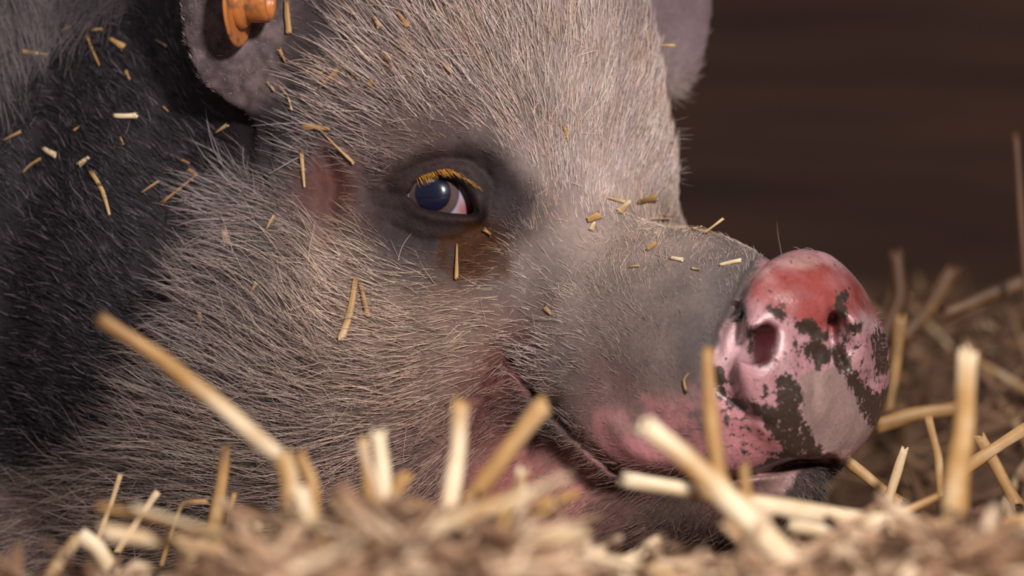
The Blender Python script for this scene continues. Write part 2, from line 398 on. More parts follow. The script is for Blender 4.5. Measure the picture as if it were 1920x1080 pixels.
# coat: px, py, dir x, dir y (down), length mm, density 0..1, lift, rgb
COAT = [
 (1100, 200, .10, -1, 9, 1.6, .35, 205, 185, 176), (1230, 150, .45, -.9, 9, 1.5, .35, 190, 170, 162), (1250, 300, .5, -.7, 9, 1.6, .4, 200, 180, 172),
 (1050, 60, -.1, -1, 14, .9, .35, 196, 176, 168), (950, 120, -.35, -1, 15, .9, .35, 198, 176, 166), (850, 60, -.5, -.95, 18, .8, .35, 190, 168, 158),
 (720, 60, -.55, -.85, 22, .55, .4, 186, 166, 158), (620, 30, -.6, -.7, 22, .3, .45, 168, 150, 146), (700, 150, -.7, -.75, 22, .6, .4, 190, 168, 160),
 (620, 200, -.8, -.6, 24, .45, .45, 180, 162, 158), (820, 190, -.65, -.8, 20, .7, .35, 188, 166, 158), (950, 240, -.5, -.85, 13, 1.1, .3, 195, 172, 160),
 (700, 260, -.85, -.5, 20, .45, .35, 176, 156, 150), (560, 260, -.9, -.45, 26, .4, .5, 178, 164, 162), (1050, 320, -.2, -1, 8.5, 1.7, .3, 206, 186, 178), (1150, 360, .1, -1, 7, 1.7, .35, 208, 190, 182),
 (1000, 400, -.3, -.9, 7, 1.5, .25, 175, 156, 150), (930, 350, -.5, -.8, 4.5, .9, .2, 100, 86, 88), (860, 270, -.7, -.6, 5, .9, .2, 130, 110, 106), (780, 300, -.9, -.4, 6, .7, .2, 130, 112, 106),
 (700, 370, -.95, -.3, 6, .6, .2, 110, 92, 90), (760, 440, -.6, -.7, 5, .8, .25, 96, 82, 82), (860, 430, -.9, .1, 4, .4, .15, 60, 45, 38), (650, 420, -.7, -.6, 16, .2, .3, 150, 132, 124),
 (620, 360, -.8, -.4, 8, .08, .2, 130, 90, 82), (450, 300, -.75, -.75, 26, .35, .5, 176, 160, 160), (420, 380, -.9, -.45, 26, .55, .5, 180, 164, 160), (480, 450, -.9, -.35, 24, .6, .45, 176, 158, 152),
 (560, 470, -.85, -.5, 20, .7, .4, 186, 164, 152), (620, 500, -.8, -.6, 16, .8, .4, 204, 180, 164), (600, 580, -.65, -.75, 18, .75, .4, 196, 170, 156), (500, 560, -.7, -.65, 24, .45, .45, 176, 154, 144),
 (400, 560, -.85, -.5, 26, .5, .5, 170, 152, 146), (330, 620, -1, -.15, 26, .35, .5, 160, 142, 136), (700, 500, -.75, -.5, 16, .75, .3, 190, 166, 150), (800, 560, -.98, -.2, 13, .9, .25, 188, 162, 142),
 (880, 500, -1, .05, 8, .7, .2, 112, 70, 40), (920, 560, -1, .0, 10, .95, .25, 184, 160, 142), (700, 620, -.95, -.3, 15, .85, .3, 190, 164, 144), (850, 660, -1, .05, 13, .9, .3, 188, 162, 142),
 (950, 620, -.98, -.15, 11, .9, .3, 184, 162, 148), (1000, 560, -.8, -.55, 9, .9, .25, 170, 152, 142), (1080, 500, -.6, -.8, 7, 1.5, .25, 172, 154, 142), (1180, 500, -.35, -.9, 5.5, 2.0, .3, 168, 148, 134),
 (1200, 420, -.2, -1, 6, 1.8, .4, 180, 162, 148), (1300, 440, .1, -1, 5, 1.2, .5, 166, 148, 136), (1360, 480, .1, -1, 4, 1.2, .5, 150, 134, 126), (1250, 540, -.5, -.8, 4.5, 2.4, .25, 138, 122, 112),
 (1150, 600, -.75, -.6, 6, 2.2, .25, 146, 130, 120), (1050, 650, -.9, -.4, 8, 1.3, .3, 160, 143, 134), (1200, 680, -.7, -.6, 4, 2.4, .2, 124, 109, 101), (1330, 600, -.5, -.7, 3.2, 2.4, .2, 102, 93, 90),
 (1330, 680, -.5, -.6, 3, 1.6, .2, 92, 81, 78), (1100, 730, -.9, -.3, 5, 1.8, .25, 132, 112, 104), (1000, 680, -.95, -.25, 13, .8, .35, 172, 154, 148), (1030, 780, -.95, -.1, 7, .7, .25, 118, 102, 100),
 (1180, 800, -.8, -.3, 3, .9, .2, 150, 112, 108), (950, 700, -.8, .35, 9, .8, .25, 150, 112, 104), (900, 800, -.75, .6, 12, .9, .3, 150, 116, 106), (800, 740, -.98, .1, 15, .85, .3, 176, 148, 130),
 (700, 720, -.95, -.2, 17, .8, .35, 172, 146, 132), (580, 680, -.75, -.6, 20, .75, .4, 182, 158, 144), (480, 680, -.75, -.6, 26, .6, .45, 166, 146, 138), (380, 700, -.85, -.5, 28, .6, .5, 164, 144, 138),
 (280, 760, -.85, -.5, 28, .55, .5, 150, 130, 124), (250, 840, -.95, -.3, 26, .65, .45, 146, 126, 118), (400, 850, -.9, -.4, 26, .75, .45, 156, 134, 124), (550, 800, -.95, -.25, 22, .75, .4, 164, 140, 130),
 (650, 850, -.95, .1, 20, .75, .4, 160, 134, 122), (800, 850, -.95, .2, 18, .7, .35, 158, 128, 118), (500, 930, -.95, -.2, 22, .75, .4, 150, 126, 114), (200, 940, -1, .1, 24, .75, .4, 142, 122, 114),
 (60, 900, -1, .1, 22, .6, .4, 120, 104, 98), (60, 1000, -.95, .3, 22, .75, .4, 146, 124, 116), (350, 1000, -1, .1, 22, .75, .4, 144, 122, 112), (1000, 880, -.7, .7, 8, .8, .3, 130, 90, 82),
 (1080, 880, -.75, .6, 8, .6, .35, 112, 88, 74), (1150, 960, -.8, .5, 9, .6, .35, 112, 92, 84), (1300, 960, -.6, .7, 8, .6, .4, 92, 76, 70), (1450, 930, -.3, .9, 6, .4, .5, 84, 72, 66), (1540, 900, .2, .9, 6, .8, .6, 60, 52, 50),
 (950, 960, -.8, .6, 9, .8, .3, 150, 108, 100), (850, 980, -.9, .3, 14, .7, .35, 150, 122, 110),
 (250, 250, -.55, -.8, 14, .75, .3, 44, 40, 46), (330, 120, -.5, -.8, 12, .7, .3, 40, 36, 40), (150, 130, -.4, -.8, 16, .7, .3, 50, 46, 50), (120, 320, -.55, -.8, 15, .8, .3, 42, 38, 44),
 (60, 450, -.8, -.5, 14, .8, .3, 24, 22, 27), (200, 450, -.6, -.75, 14, .8, .3, 46, 40, 48), (300, 480, -.7, -.6, 14, .8, .3, 40, 36, 42), (180, 600, -.7, -.65, 14, .8, .3, 38, 34, 40), (100, 720, -.85, -.4, 14, .8, .3, 30, 27, 32),
 (200, 780, -.8, -.5, 14, .8, .3, 32, 28, 34), (40, 640, -.9, -.2, 14, .8, .3, 18, 16, 20), (400, 220, -.5, -.7, 10, .6, .3, 20, 18, 22), (480, 260, -.6, -.6, 8, .5, .3, 26, 24, 26), (350, 380, -.7, -.6, 14, .8, .3, 40, 35, 42),
 (60, 40, -.05, 1, 24, .8, .3, 112, 102, 102), (180, 10, .1, 1, 18, .6, .3, 78, 70, 72), (10, 150, 0, 1, 18, .7, .3, 96, 88, 90), (300, 20, -.4, -.8, 14, .6, .3, 60, 54, 58),
 (440, 60, -.3, -.9, 3, .12, .3, 140, 124, 122), (480, 170, -.4, -.8, 4, .2, .3, 130, 116, 112), (560, 120, -.8, -.5, 14, .3, .3, 130, 116, 116), (570, 40, -.8, -.3, 16, .4, .3, 110, 98, 104),
 (1300, 60, .2, -1, 3, .15, .4, 140, 124, 120), (1300, 150, .8, -.3, 7, .3, .5, 150, 132, 128)]
BLACK = [(-400, 330), (-20, 225), (10, 190), (30, 120), (80, 92), (130, 85), (180, 45), (250, 10), (300, -40), (330, -90), (380, -300), (560, -300), (560, 180), (520, 225), (470, 262), (425, 290), (392, 340), (372, 400), (352, 470), (330, 540), (318, 600), (330, 650), (300, 720), (240, 790), (190, 840), (120, 870), (0, 890), (-400, 900)]
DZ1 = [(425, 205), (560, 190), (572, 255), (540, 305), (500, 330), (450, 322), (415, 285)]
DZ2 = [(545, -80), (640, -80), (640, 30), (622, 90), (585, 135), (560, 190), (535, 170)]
SK = np.array(SKIN, float); CO = np.array(COAT, float)
def idw(px, py, pts, vals, power=3.0, soft=18.0):
    out = np.zeros((len(px), vals.shape[1])); CH = 40000
    for i in range(0, len(px), CH):
        d2 = (px[i:i+CH, None]-pts[None, :, 0])**2+(py[i:i+CH, None]-pts[None, :, 1])**2+soft**2
        wt = d2**(-power/2); wt /= wt.sum(1)[:, None]
        out[i:i+CH] = wt@vals
    return out
DISC = [(1424, 492), (1448, 482), (1490, 470), (1550, 470), (1700, 540), (1720, 800), (1640, 880), (1560, 862), (1500, 866), (1440, 884), (1370, 894), (1345, 850), (1335, 760), (1325, 720), (1342, 660), (1368, 602), (1392, 560)]
LIP = [(1100, 800), (1120, 770), (1180, 790), (1215, 750), (1290, 765), (1330, 735), (1360, 760), (1370, 896), (1290, 900), (1210, 890), (1160, 868)]
CHIN = [(1395, 890), (1440, 888), (1505, 868), (1490, 900), (1470, 925), (1420, 925)]
GREY = [(1500, 705), (1520, 690), (1545, 695), (1570, 678), (1600, 725), (1625, 775), (1640, 800), (1620, 830), (1590, 845), (1555, 848), (1530, 835), (1505, 780)]
REDCAP = [(1395, 560), (1405, 525), (1450, 495), (1490, 484), (1545, 488), (1600, 515), (1635, 560), (1648, 600), (1620, 585), (1585, 590), (1565, 622), (1530, 630), (1480, 590), (1440, 580)]
MUD = [[(1452, 705), (1480, 700), (1500, 730), (1502, 780), (1530, 835), (1560, 852), (1500, 862), (1440, 880), (1385, 898), (1440, 860), (1475, 840), (1450, 820), (1430, 790), (1455, 770), (1460, 740)],
       [(1355, 745), (1380, 748), (1430, 760), (1470, 770), (1480, 800), (1440, 800), (1410, 775), (1370, 765)],
       [(1340, 690), (1352, 690), (1362, 745), (1345, 745)],
       [(1508, 640), (1530, 640), (1560, 655), (1580, 640), (1600, 690), (1640, 740), (1668, 720), (1672, 780), (1645, 812), (1618, 770), (1590, 715), (1560, 672), (1535, 690), (1512, 670)],
       [(1585, 610), (1615, 605), (1612, 625), (1590, 628)], [(1630, 625), (1665, 625), (1668, 700), (1645, 700)],
       [(1445, 575), (1470, 575), (1470, 600), (1450, 600)], [(1400, 618), (1412, 612), (1414, 640), (1404, 660)], [(1570, 545), (1590, 545), (1585, 590), (1565, 600)],
       [(1378, 565), (1400, 570), (1395, 600), (1380, 600)], [(1480, 605), (1520, 600), (1560, 630), (1545, 640), (1500, 622)]]
ANUS = None
nearside = ss(.10, .05, pv[:, 1])
sc = idw(VPX, VPY, SK[:, :2], lin(SK[:, 2:5]), 3.2, 16)
def blend(base, col, m): return base*(1-m[:, None])+lin(col)[None]*m[:, None]
wob = vnoise(pv, .006, 21)*6+vnoise(pv, .0025, 22)*3
def pm(poly, soft, wobble=1.0): return ss(soft, -soft, poly_sd(VPX+wob*wobble, VPY+wob*wobble*.7, poly))
disc = pm(DISC, 7)*nearside; lip = pm(LIP, 34, 3.5)*np.clip(.75+.9*vnoise(pv, .007, 55)+.5*vnoise(pv, .0025, 56)+ss(800, 860, VPY), 0, 1)*nearside; chin = pm(CHIN, 6)*nearside
sc = blend(sc, (184, 132, 136), disc)
sc = blend(sc, (222, 182, 182), disc*np.clip(vnoise(pv, .012, 58)*1.2+.1, 0, 1)*.6)
sc = blend(sc, (176, 112, 114), pm([(1345, 770), (1400, 775), (1450, 810), (1480, 840), (1440, 880), (1370, 890)], 10, 2)*disc)
sc = blend(sc, (180, 118, 120), lip*.85)
redn = .55+.35*vnoise(pv, .010, 31)+.3*vnoise(pv, .004, 32)
sc = blend(sc, (150, 68, 62), np.clip(pm(REDCAP, 14, 2)*disc*(.55+.6*redn), 0, 1))
sc = blend(sc, (190, 150, 138), pm([(1440, 490), (1500, 478), (1560, 492), (1500, 505)], 9)*disc*.6)
sc = blend(sc, (150, 122, 116), pm(GREY, 4, .6)*disc)
sc = blend(sc, (142, 108, 104), chin)
sc = blend(sc, (74, 22, 28), pm([(1408, 618), (1440, 600), (1460, 614), (1458, 664), (1438, 694), (1410, 684)], 8, .3)*disc)
sc = blend(sc, (40, 22, 20), pm([(1565, 590), (1574, 585), (1572, 640), (1585, 668), (1572, 660), (1563, 630)], 4, .3)*disc*.7)
# tear stain and dark inner corner of the eye, rims of the lids
stain = pm([(885, 395), (925, 410), (945, 440), (925, 485), (885, 515), (855, 512), (845, 485), (865, 455), (895, 430)], 30, 3)*nearside
sc = blend(sc, (62, 36, 18), stain*.9)
sur = pm([(690, 375), (745, 325), (800, 285), (870, 262), (935, 275), (1000, 345), (1000, 415), (940, 440), (860, 440), (810, 475), (745, 475), (700, 430)], 26, 3)*nearside
sc = blend(sc, (58, 47, 48), sur*.72)
st2 = pm([(880, 425), (925, 425), (945, 450), (930, 495), (885, 525), (850, 522), (836, 495), (845, 455)], 32, 5)*nearside*np.clip(.8+.5*vnoise(pv, .004, 78), 0, 1)
sc = blend(sc, (88, 50, 22), st2*.95)
rim = np.exp(-(poly_sd(VPX, VPY, EYE_POLY)/7)**2)*nearside
sc = blend(sc, (44, 30, 28), rim*.85)
sc = blend(sc, (26, 19, 17), pm([(880, 378), (897, 375), (918, 402), (905, 418), (884, 406)], 9, 2)*nearside*.85)
blackm = ss(16, -12, poly_sd(VPX+wob*2, VPY+wob*2, BLACK))*ss(.005, .020, pv[:, 1])
sc = sc*(1-blackm[:, None])+np.minimum(sc, lin((50, 43, 47)))*blackm[:, None]
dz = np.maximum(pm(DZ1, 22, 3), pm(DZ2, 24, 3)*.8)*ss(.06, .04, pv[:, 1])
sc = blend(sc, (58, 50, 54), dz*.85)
sc = blend(sc, (104, 62, 56), pm([(590, 320), (640, 300), (645, 350), (625, 430), (608, 430), (610, 370)], 16, 4)*nearside*.65*(.6+.5*vnoise(pv, .004, 77)))
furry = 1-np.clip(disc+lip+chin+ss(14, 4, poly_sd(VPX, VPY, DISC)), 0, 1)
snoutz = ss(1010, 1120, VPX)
sc = sc*(1-(.34-.26*snoutz)*furry)[:, None]  # self-shadow of the fur painted into the skin, weaker on the snout
earz = ss(560, 540, VPX)*ss(215, 205, VPY)*ss(.02, .01, pv[:, 1])
sc = sc*(1+earz*(.40*vnoise(pv, .006, 43)+.42*vnoise(pv, .0026, 44)-.10))[:, None]
sc = sc*(1+.16*vnoise(pv, .012, 41)+.07*vnoise(pv, .004, 42))[:, None]
mud = np.zeros(len(pv))
for p in MUD: mud = np.maximum(mud, ss(16, -9, poly_sd(VPX, VPY, p)))
lowm = ss(14, -14, poly_sd(VPX, VPY, [(1350, 690), (1400, 720), (1480, 660), (1500, 600), (1600, 600), (1690, 600), (1690, 800), (1600, 870), (1380, 900), (1350, 780)]))*.30
lowm *= 1-.85*ss(6, -6, poly_sd(VPX, VPY, GREY))
mud = np.maximum(mud, lowm+.13*disc*(1-ss(6, -6, poly_sd(VPX, VPY, GREY))))
mud *= nearside
shade = ss(14, 2, poly_sd(VPX, VPY, DISC))
wet = np.clip(disc+chin, 0, 1)*(1-.7*pm(GREY, 5))
print('colours', 't', time.time()-T0)

def pig_skin():
    m, nt, N, K, b = new_mat('pig_skin')
    a = N.new('ShaderNodeAttribute'); a.attribute_name = 'skin'
    md = N.new('ShaderNodeAttribute'); md.attribute_name = 'mud'
    we = N.new('ShaderNodeAttribute'); we.attribute_name = 'wet'
    tc = N.new('ShaderNodeTexCoord')
    def noise(sc, det=4, rough=.6):
        n = N.new('ShaderNodeTexNoise'); n.inputs['Scale'].default_value = sc; n.inputs['Detail'].default_value = det; n.inputs['Roughness'].default_value = rough
        K.new(tc.outputs['Object'], n.inputs['Vector']); return n
    def math_(op, x, y=None, z=None, clamp=False):
        n = N.new('ShaderNodeMath'); n.operation = op; n.use_clamp = clamp
        for i, q in enumerate((x, y, z)):
            if q is None: continue
            if isinstance(q, (int, float)): n.inputs[i].default_value = q
            else: K.new(q, n.inputs[i])
        return n.outputs[0]
    n1_ = noise(190, 6, .7); n2_ = noise(700, 3)
    # mottling
    mr = N.new('ShaderNodeMapRange'); mr.inputs[1].default_value = .3; mr.inputs[2].default_value = .7; mr.inputs[3].default_value = .82; mr.inputs[4].default_value = 1.15
    K.new(noise(420, 5, .7).outputs['Fac'], mr.inputs[0])
    mul = N.new('ShaderNodeVectorMath'); mul.operation = 'SCALE'; K.new(a.outputs['Color'], mul.inputs[0]); K.new(mr.outputs[0], mul.inputs['Scale'])
    # mud with crisp broken edges
    s_ = math_('ADD', md.outputs['Fac'], math_('MULTIPLY', math_('SUBTRACT', noise(260, 8, .75).outputs['Fac'], .5), 3.6))
    mk = N.new('ShaderNodeMapRange'); mk.inputs[1].default_value = .55; mk.inputs[2].default_value = .70; K.new(s_, mk.inputs[0])
    gate = math_('MULTIPLY', mk.outputs[0], math_('GREATER_THAN', md.outputs['Fac'], .02))
    # small specks of mud over the wet nose
    s2 = N.new('ShaderNodeMapRange'); s2.inputs[1].default_value = .64; s2.inputs[2].default_value = .68; K.new(noise(330, 5, .65).outputs['Fac'], s2.inputs[0])
    gate = math_('MAXIMUM', gate, math_('MULTIPLY', s2.outputs[0], we.outputs['Fac']))
    mx = N.new('ShaderNodeMix'); mx.data_type = 'RGBA'; K.new(gate, mx.inputs[0]); K.new(mul.outputs[0], mx.inputs[6]); mx.inputs[7].default_value = L4((60, 45, 37))
    K.new(mx.outputs[2], b.inputs['Base Color'])
    K.new(math_('MULTIPLY', we.outputs['Fac'], .10), b.inputs['Subsurface Weight']); b.inputs['Subsurface Scale'].default_value = .004
    b.inputs['Subsurface Radius'].default_value = (1, .35, .2)
    rr = N.new('ShaderNodeMapRange'); rr.inputs[3].default_value = .62; rr.inputs[4].default_value = .42; K.new(we.outputs['Fac'], rr.inputs[0])
    K.new(rr.outputs[0], b.inputs['Roughness'])
    K.new(math_('MULTIPLY', we.outputs['Fac'], .85), b.inputs['Coat Weight']); b.inputs['Coat Roughness'].default_value = .13
    K.new(math_('MULTIPLY_ADD', we.outputs['Fac'], .35, .12), b.inputs['Specular IOR Level'])
    bp = N.new('ShaderNodeBump'); bp.inputs['Strength'].default_value = .55; bp.inputs['Distance'].default_value = .0012
    hgt = math_('ADD', math_('MULTIPLY', n2_.outputs['Fac'], .45), math_('ADD', math_('MULTIPLY', n1_.outputs['Fac'], .6), math_('MULTIPLY', gate, .35)))
    K.new(hgt, bp.inputs['Height']); K.new(bp.outputs[0], b.inputs['Normal'])
    K.new(bp.outputs[0], b.inputs['Coat Normal'])
    return m
pig = empty('pig', (0, .15, 0), 'sleepy grey and black spotted pig with muddy pink snout lying in straw', 'pig')
body = mesh_obj('body', pv, pq, pig_skin(), pig)
me = body.data
ca = me.attributes.new('skin', 'FLOAT_COLOR', 'POINT')
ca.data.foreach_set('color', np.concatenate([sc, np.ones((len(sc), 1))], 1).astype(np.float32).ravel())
for nm, arr in (('mud', mud), ('wet', wet)):
    at = me.attributes.new(nm, 'FLOAT', 'POINT'); at.data.foreach_set('value', arr.astype(np.float32))
print('body', 't', time.time()-T0)

# ------------------------------------------------------------------ eye
def col_attr(me, name, cols, dom='POINT'):
    a = me.attributes.new(name, 'FLOAT_COLOR', dom)
    a.data.foreach_set('color', np.concatenate([cols, np.ones((len(cols), 1))], 1).astype(np.float32).ravel())
def attr_mat(name, attr, rough, spec=.5, coat=0., coatr=.03):
    m, nt, N, K, b = new_mat(name)
    a = N.new('ShaderNodeAttribute'); a.attribute_name = attr; K.new(a.outputs['Color'], b.inputs['Base Color'])
    b.inputs['Roughness'].default_value = rough; b.inputs['Specular IOR Level'].default_value = spec
    b.inputs['Coat Weight'].default_value = coat; b.inputs['Coat Roughness'].default_value = coatr
    return m
ER = .0198
ec_ = P(829, 367, eyeP[1]+ER+.0012)
gaze = Vector((-.215, -.97, .035)).normalized(); gq = gaze.to_track_quat('Z', 'Y')
ev, ef, ecol = [], [], []
NR, NS = 90, 96
for i in range(NR+1):
    th = math.pi*i/NR; deg = math.degrees(th)
    r = ER+.0011*float(ss(34, 12, deg))
    for j in range(NS):
        ph = 2*math.pi*j/NS
        v = gq @ Vector((math.sin(th)*math.cos(ph), math.sin(th)*math.sin(ph), math.cos(th)))
        ev.append(ec_+np.array(v)*r)
        rad = .06*math.sin(ph*23+math.sin(ph*7)*2)
        dark = lin((13, 16, 40)); navy = lin((19, 23, 50)); brown = lin((94, 72, 66)); scl = lin((176, 162, 172)); pink = lin((176, 112, 116)); vein = lin((70, 66, 88))
        c = dark*(1-ss(4, 26, deg))+navy*ss(4, 26, deg)*(1-.5*ss(20, 25, deg))
        k = float(ss(24.5, 26.5, deg)); c = c*(1-k)+brown*(1+rad)*k
        k = float(ss(33, 35, deg)); c = c*(1-k)+vein*k
        k = float(ss(36, 39, deg)); c = c*(1-k)+scl*k
        k = float(ss(.0, -.35, v.z)*ss(.30, .50, v.x)); k = max(k, float(ss(.58, .70, v.x)))*float(ss(34, 38, deg)); c = c*(1-k)+pink*k
        ecol.append(c)
for i in range(NR):
    for j in range(NS):
        a = i*NS+j; b_ = i*NS+(j+1) % NS; ef.append((a, a+NS, b_+NS, b_))
eye_mat = attr_mat('eye_surface', 'iris', .25, .5, 1.0, .03)
eye = mesh_obj('eye', np.array(ev), np.array(ef), eye_mat, pig)
eye['label'] = 'glossy dark blue eye with brown rim and pale corner'
col_attr(eye.data, 'iris', np.array(ecol))

# ------------------------------------------------------------------ hair
def hair_obj(name, roots, dirs, lens, nrm, cols, rad, mat, parent, npts=6, droop=.25, curl=.12, lift=None):
    n = len(roots)
    t = np.linspace(0, 1, npts)
    pos = np.zeros((n, npts, 3)); pos[:, 0] = roots-nrm*.0006
    side = np.cross(nrm, dirs); side /= np.linalg.norm(side, axis=1)[:, None]+1e-9
    cr = rng.normal(0, curl*.7, n); ph = rng.uniform(0, 6.28, n)
    seg = lens/(npts-1)
    for k in range(1, npts):
        tt = (k-.5)/(npts-1)
        lf = lift*(1-.85*tt)
        dv = dirs*1.0+nrm*lf[:, None]+side*(cr*(tt*2-.3)+.10*np.sin(ph+tt*4))[:, None]
        dv[:, 2] -= droop*tt
        dv /= np.linalg.norm(dv, axis=1)[:, None]
        pos[:, k] = pos[:, k-1]+dv*seg[:, None]
    hc = bpy.data.hair_curves.new(name); hc.add_curves([npts]*n)
    pos = pos-np.array(parent.location)
    hc.attributes['position'].data.foreach_set('vector', pos.astype(np.float32).ravel())
    ra = hc.attributes.new('radius', 'FLOAT', 'POINT') if 'radius' not in hc.attributes else hc.attributes['radius']
    prof = np.array([1.0, 1.0, .92, .8, .6, .25]) if npts == 6 else np.linspace(1, .25, npts)
    ra.data.foreach_set('value', (rad[:, None]*prof[None]).astype(np.float32).ravel())
    ca = hc.attributes.new('coat', 'FLOAT_COLOR', 'CURVE')
    ca.data.foreach_set('color', np.concatenate([cols, np.ones((n, 1))], 1).astype(np.float32).ravel())
    hc.materials.append(mat)
    o = bpy.data.objects.new(name, hc); C.objects.link(o); o.parent = parent
    return o
fur_mat = attr_mat('pig_bristles', 'coat', .45, .35)
tri = np.concatenate([pq[:, [0, 1, 2]], pq[:, [0, 2, 3]]])
ctr = pv[tri].mean(1)
tn = np.cross(pv[tri[:, 1]]-pv[tri[:, 0]], pv[tri[:, 2]]-pv[tri[:, 0]]); ar = np.linalg.norm(tn, axis=1)/2; tn /= ar[:, None]*2+1e-15
cpx, cpy = pix(ctr[:, 0], ctr[:, 1], ctr[:, 2])
keep = (tn[:, 1] < .35) & (cpx > -900) & (cpx < 1750) & (cpy > -260) & (cpy < 1220) & (ctr[:, 1] < .30)
tri, ctr, tn, ar, cpx, cpy = tri[keep], ctr[keep], tn[keep], ar[keep], cpx[keep], cpy[keep]
dens = idw(cpx, cpy, CO[:, :2], CO[:, 5:6], 3.2, 16)[:, 0]
nomask = np.maximum(ss(12, -2, poly_sd(cpx, cpy, DISC)), ss(10, -10, poly_sd(cpx, cpy, LIP))*.6)
nomask = np.maximum(nomask, ss(30, 6, poly_sd(cpx, cpy, EYE_POLY)))
nomask = np.maximum(nomask, ss(6, -4, poly_sd(cpx, cpy, CHIN)))
nomask *= ss(.12, .08, ctr[:, 1])
dens = dens*(1-nomask)
earflap = (ctr[:, 1] < .03) & (cpx < 560) & (cpy < 205) & (poly_sd(cpx, cpy, [(330, -300), (345, 0), (372, 120), (430, 200), (480, 210), (540, 190), (548, 60), (540, -300)]) < 6)
earm = ss(8, -12, poly_sd(cpx, cpy, [(330, -300), (345, 0), (372, 120), (430, 200), (480, 212), (538, 190), (548, 120), (535, 60), (540, -300)]))*ss(.03, .02, ctr[:, 1])
dens = dens*(1-.75*ss(-60, -260, cpx))
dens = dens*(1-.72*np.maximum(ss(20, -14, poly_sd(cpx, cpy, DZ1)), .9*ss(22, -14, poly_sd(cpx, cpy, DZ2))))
dens = dens*(1-earm)+.35*earm
def grow(name, total, len_k, rad0, lift_k, spread, bright, seed):
    r = np.random.default_rng(seed)
    pr = ar*dens; pr /= pr.sum()
    idx = r.choice(len(tri), total, p=pr)
    a, b = r.random(total), r.random(total); f = a+b > 1; a[f], b[f] = 1-a[f], 1-b[f]
    v0, v1, v2 = pv[tri[idx, 0]], pv[tri[idx, 1]], pv[tri[idx, 2]]
    root = v0+(v1-v0)*a[:, None]+(v2-v0)*b[:, None]
    n = (vn[tri[idx, 0]]*(1-a-b)[:, None]+vn[tri[idx, 1]]*a[:, None]+vn[tri[idx, 2]]*b[:, None]); n /= np.linalg.norm(n, axis=1)[:, None]
    hx, hy = pix(root[:, 0], root[:, 1], root[:, 2])
    jx, jy = hx+r.normal(0, 9, total), hy+r.normal(0, 9, total)
    F = idw(jx, jy, CO[:, :2], np.concatenate([CO[:, 2:5], CO[:, 6:7], lin(CO[:, 7:10])], 1), 3.4, 14)
    dv = np.stack([F[:, 0], np.zeros(total), -F[:, 1]], 1)
    dv /= np.linalg.norm(dv, axis=1)[:, None]+1e-9
    # locks: neighbouring hairs lean the same way
    n1_ = vnoise(root, .0055, seed+1)*.5+vnoise(root, .016, seed+2)*.5; n2_ = vnoise(root, .0055, seed+3)
    ang = n1_*spread+r.normal(0, spread*.55, total)+np.where(r.random(total) < .14, r.normal(0, .5, total), 0)
    ca_, sa_ = np.cos(ang), np.sin(ang)
    dv = np.stack([dv[:, 0]*ca_-dv[:, 2]*sa_, dv[:, 1], dv[:, 0]*sa_+dv[:, 2]*ca_], 1)
    dv -= n*(dv*n).sum(1)[:, None]; dv /= np.linalg.norm(dv, axis=1)[:, None]+1e-9
    L = F[:, 2]*.001*len_k*np.clip(r.normal(1, .22, total), .4, 1.6)
    onear = (root[:, 1] < .03) & (hx < 560) & (hy < 205) & (hx > 330)
    L = np.where(onear & (hx < 545), .0040, L)
    lift = F[:, 3]*lift_k*np.clip(1+.5*n2_+r.normal(0, .35, total), .15, 2.4)
    br = np.clip(r.normal(1, .25, total), .35, 1.8)*(bright+(1.02-bright)*(ss(9.5, 7, F[:, 2]) if bright < 1 else 0))
    sdb = poly_sd(hx, hy, BLACK); bm = (ss(12, -12, sdb+r.normal(0, 10, total)))*ss(.003, .016, root[:, 1])
    tint = F[:, 4:7]; lum = tint.mean(1)
    tint = tint*(1-bm[:, None])+np.minimum(tint, lin((30, 27, 31)))*bm[:, None]
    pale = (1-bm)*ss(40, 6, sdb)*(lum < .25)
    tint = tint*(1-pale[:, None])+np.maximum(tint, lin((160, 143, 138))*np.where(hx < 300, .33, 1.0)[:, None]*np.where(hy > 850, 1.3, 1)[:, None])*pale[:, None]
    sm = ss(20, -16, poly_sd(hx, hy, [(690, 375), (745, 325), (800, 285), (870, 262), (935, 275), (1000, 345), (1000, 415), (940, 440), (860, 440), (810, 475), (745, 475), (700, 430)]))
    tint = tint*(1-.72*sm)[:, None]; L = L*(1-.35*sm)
    tint = tint*(1-.24*ss(720, 480, hx)*ss(180, 330, hy)+.06*ss(900, 1050, hx))[:, None]  # painted light: left cheek hair darkened, brow side lifted
    dust = ss(.05, .55, vnoise(root, .010, 91)*.7+vnoise(root, .0035, 92)*.5)*ss(500, 440, hy)*ss(520, 600, hx)*(1-bm)*(1-sm)
    dust = np.maximum(dust, .8*ss(.1, .5, vnoise(root, .006, 93))*ss(70, 30, np.abs(hy-455+.25*(hx-1200)*0))*ss(1080, 1140, hx)*ss(1400, 1350, hx))
    tint = tint*(1-.40*dust[:, None])+lin((196, 152, 110))*.40*dust[:, None]
    t2 = ss(22, -14, poly_sd(hx, hy, [(880, 425), (925, 425), (950, 450), (935, 495), (885, 530), (850, 528), (834, 495), (845, 455)]))*.9
    tint = tint*(1-t2[:, None])+lin((112, 70, 36))*t2[:, None]
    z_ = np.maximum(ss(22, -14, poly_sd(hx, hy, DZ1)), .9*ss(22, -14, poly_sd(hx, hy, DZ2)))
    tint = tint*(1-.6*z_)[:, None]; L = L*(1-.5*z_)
    L = np.where((bm > .5), np.minimum(L, .011), L)
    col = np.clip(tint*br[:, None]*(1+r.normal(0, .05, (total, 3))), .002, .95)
    isb = (bm > .5)
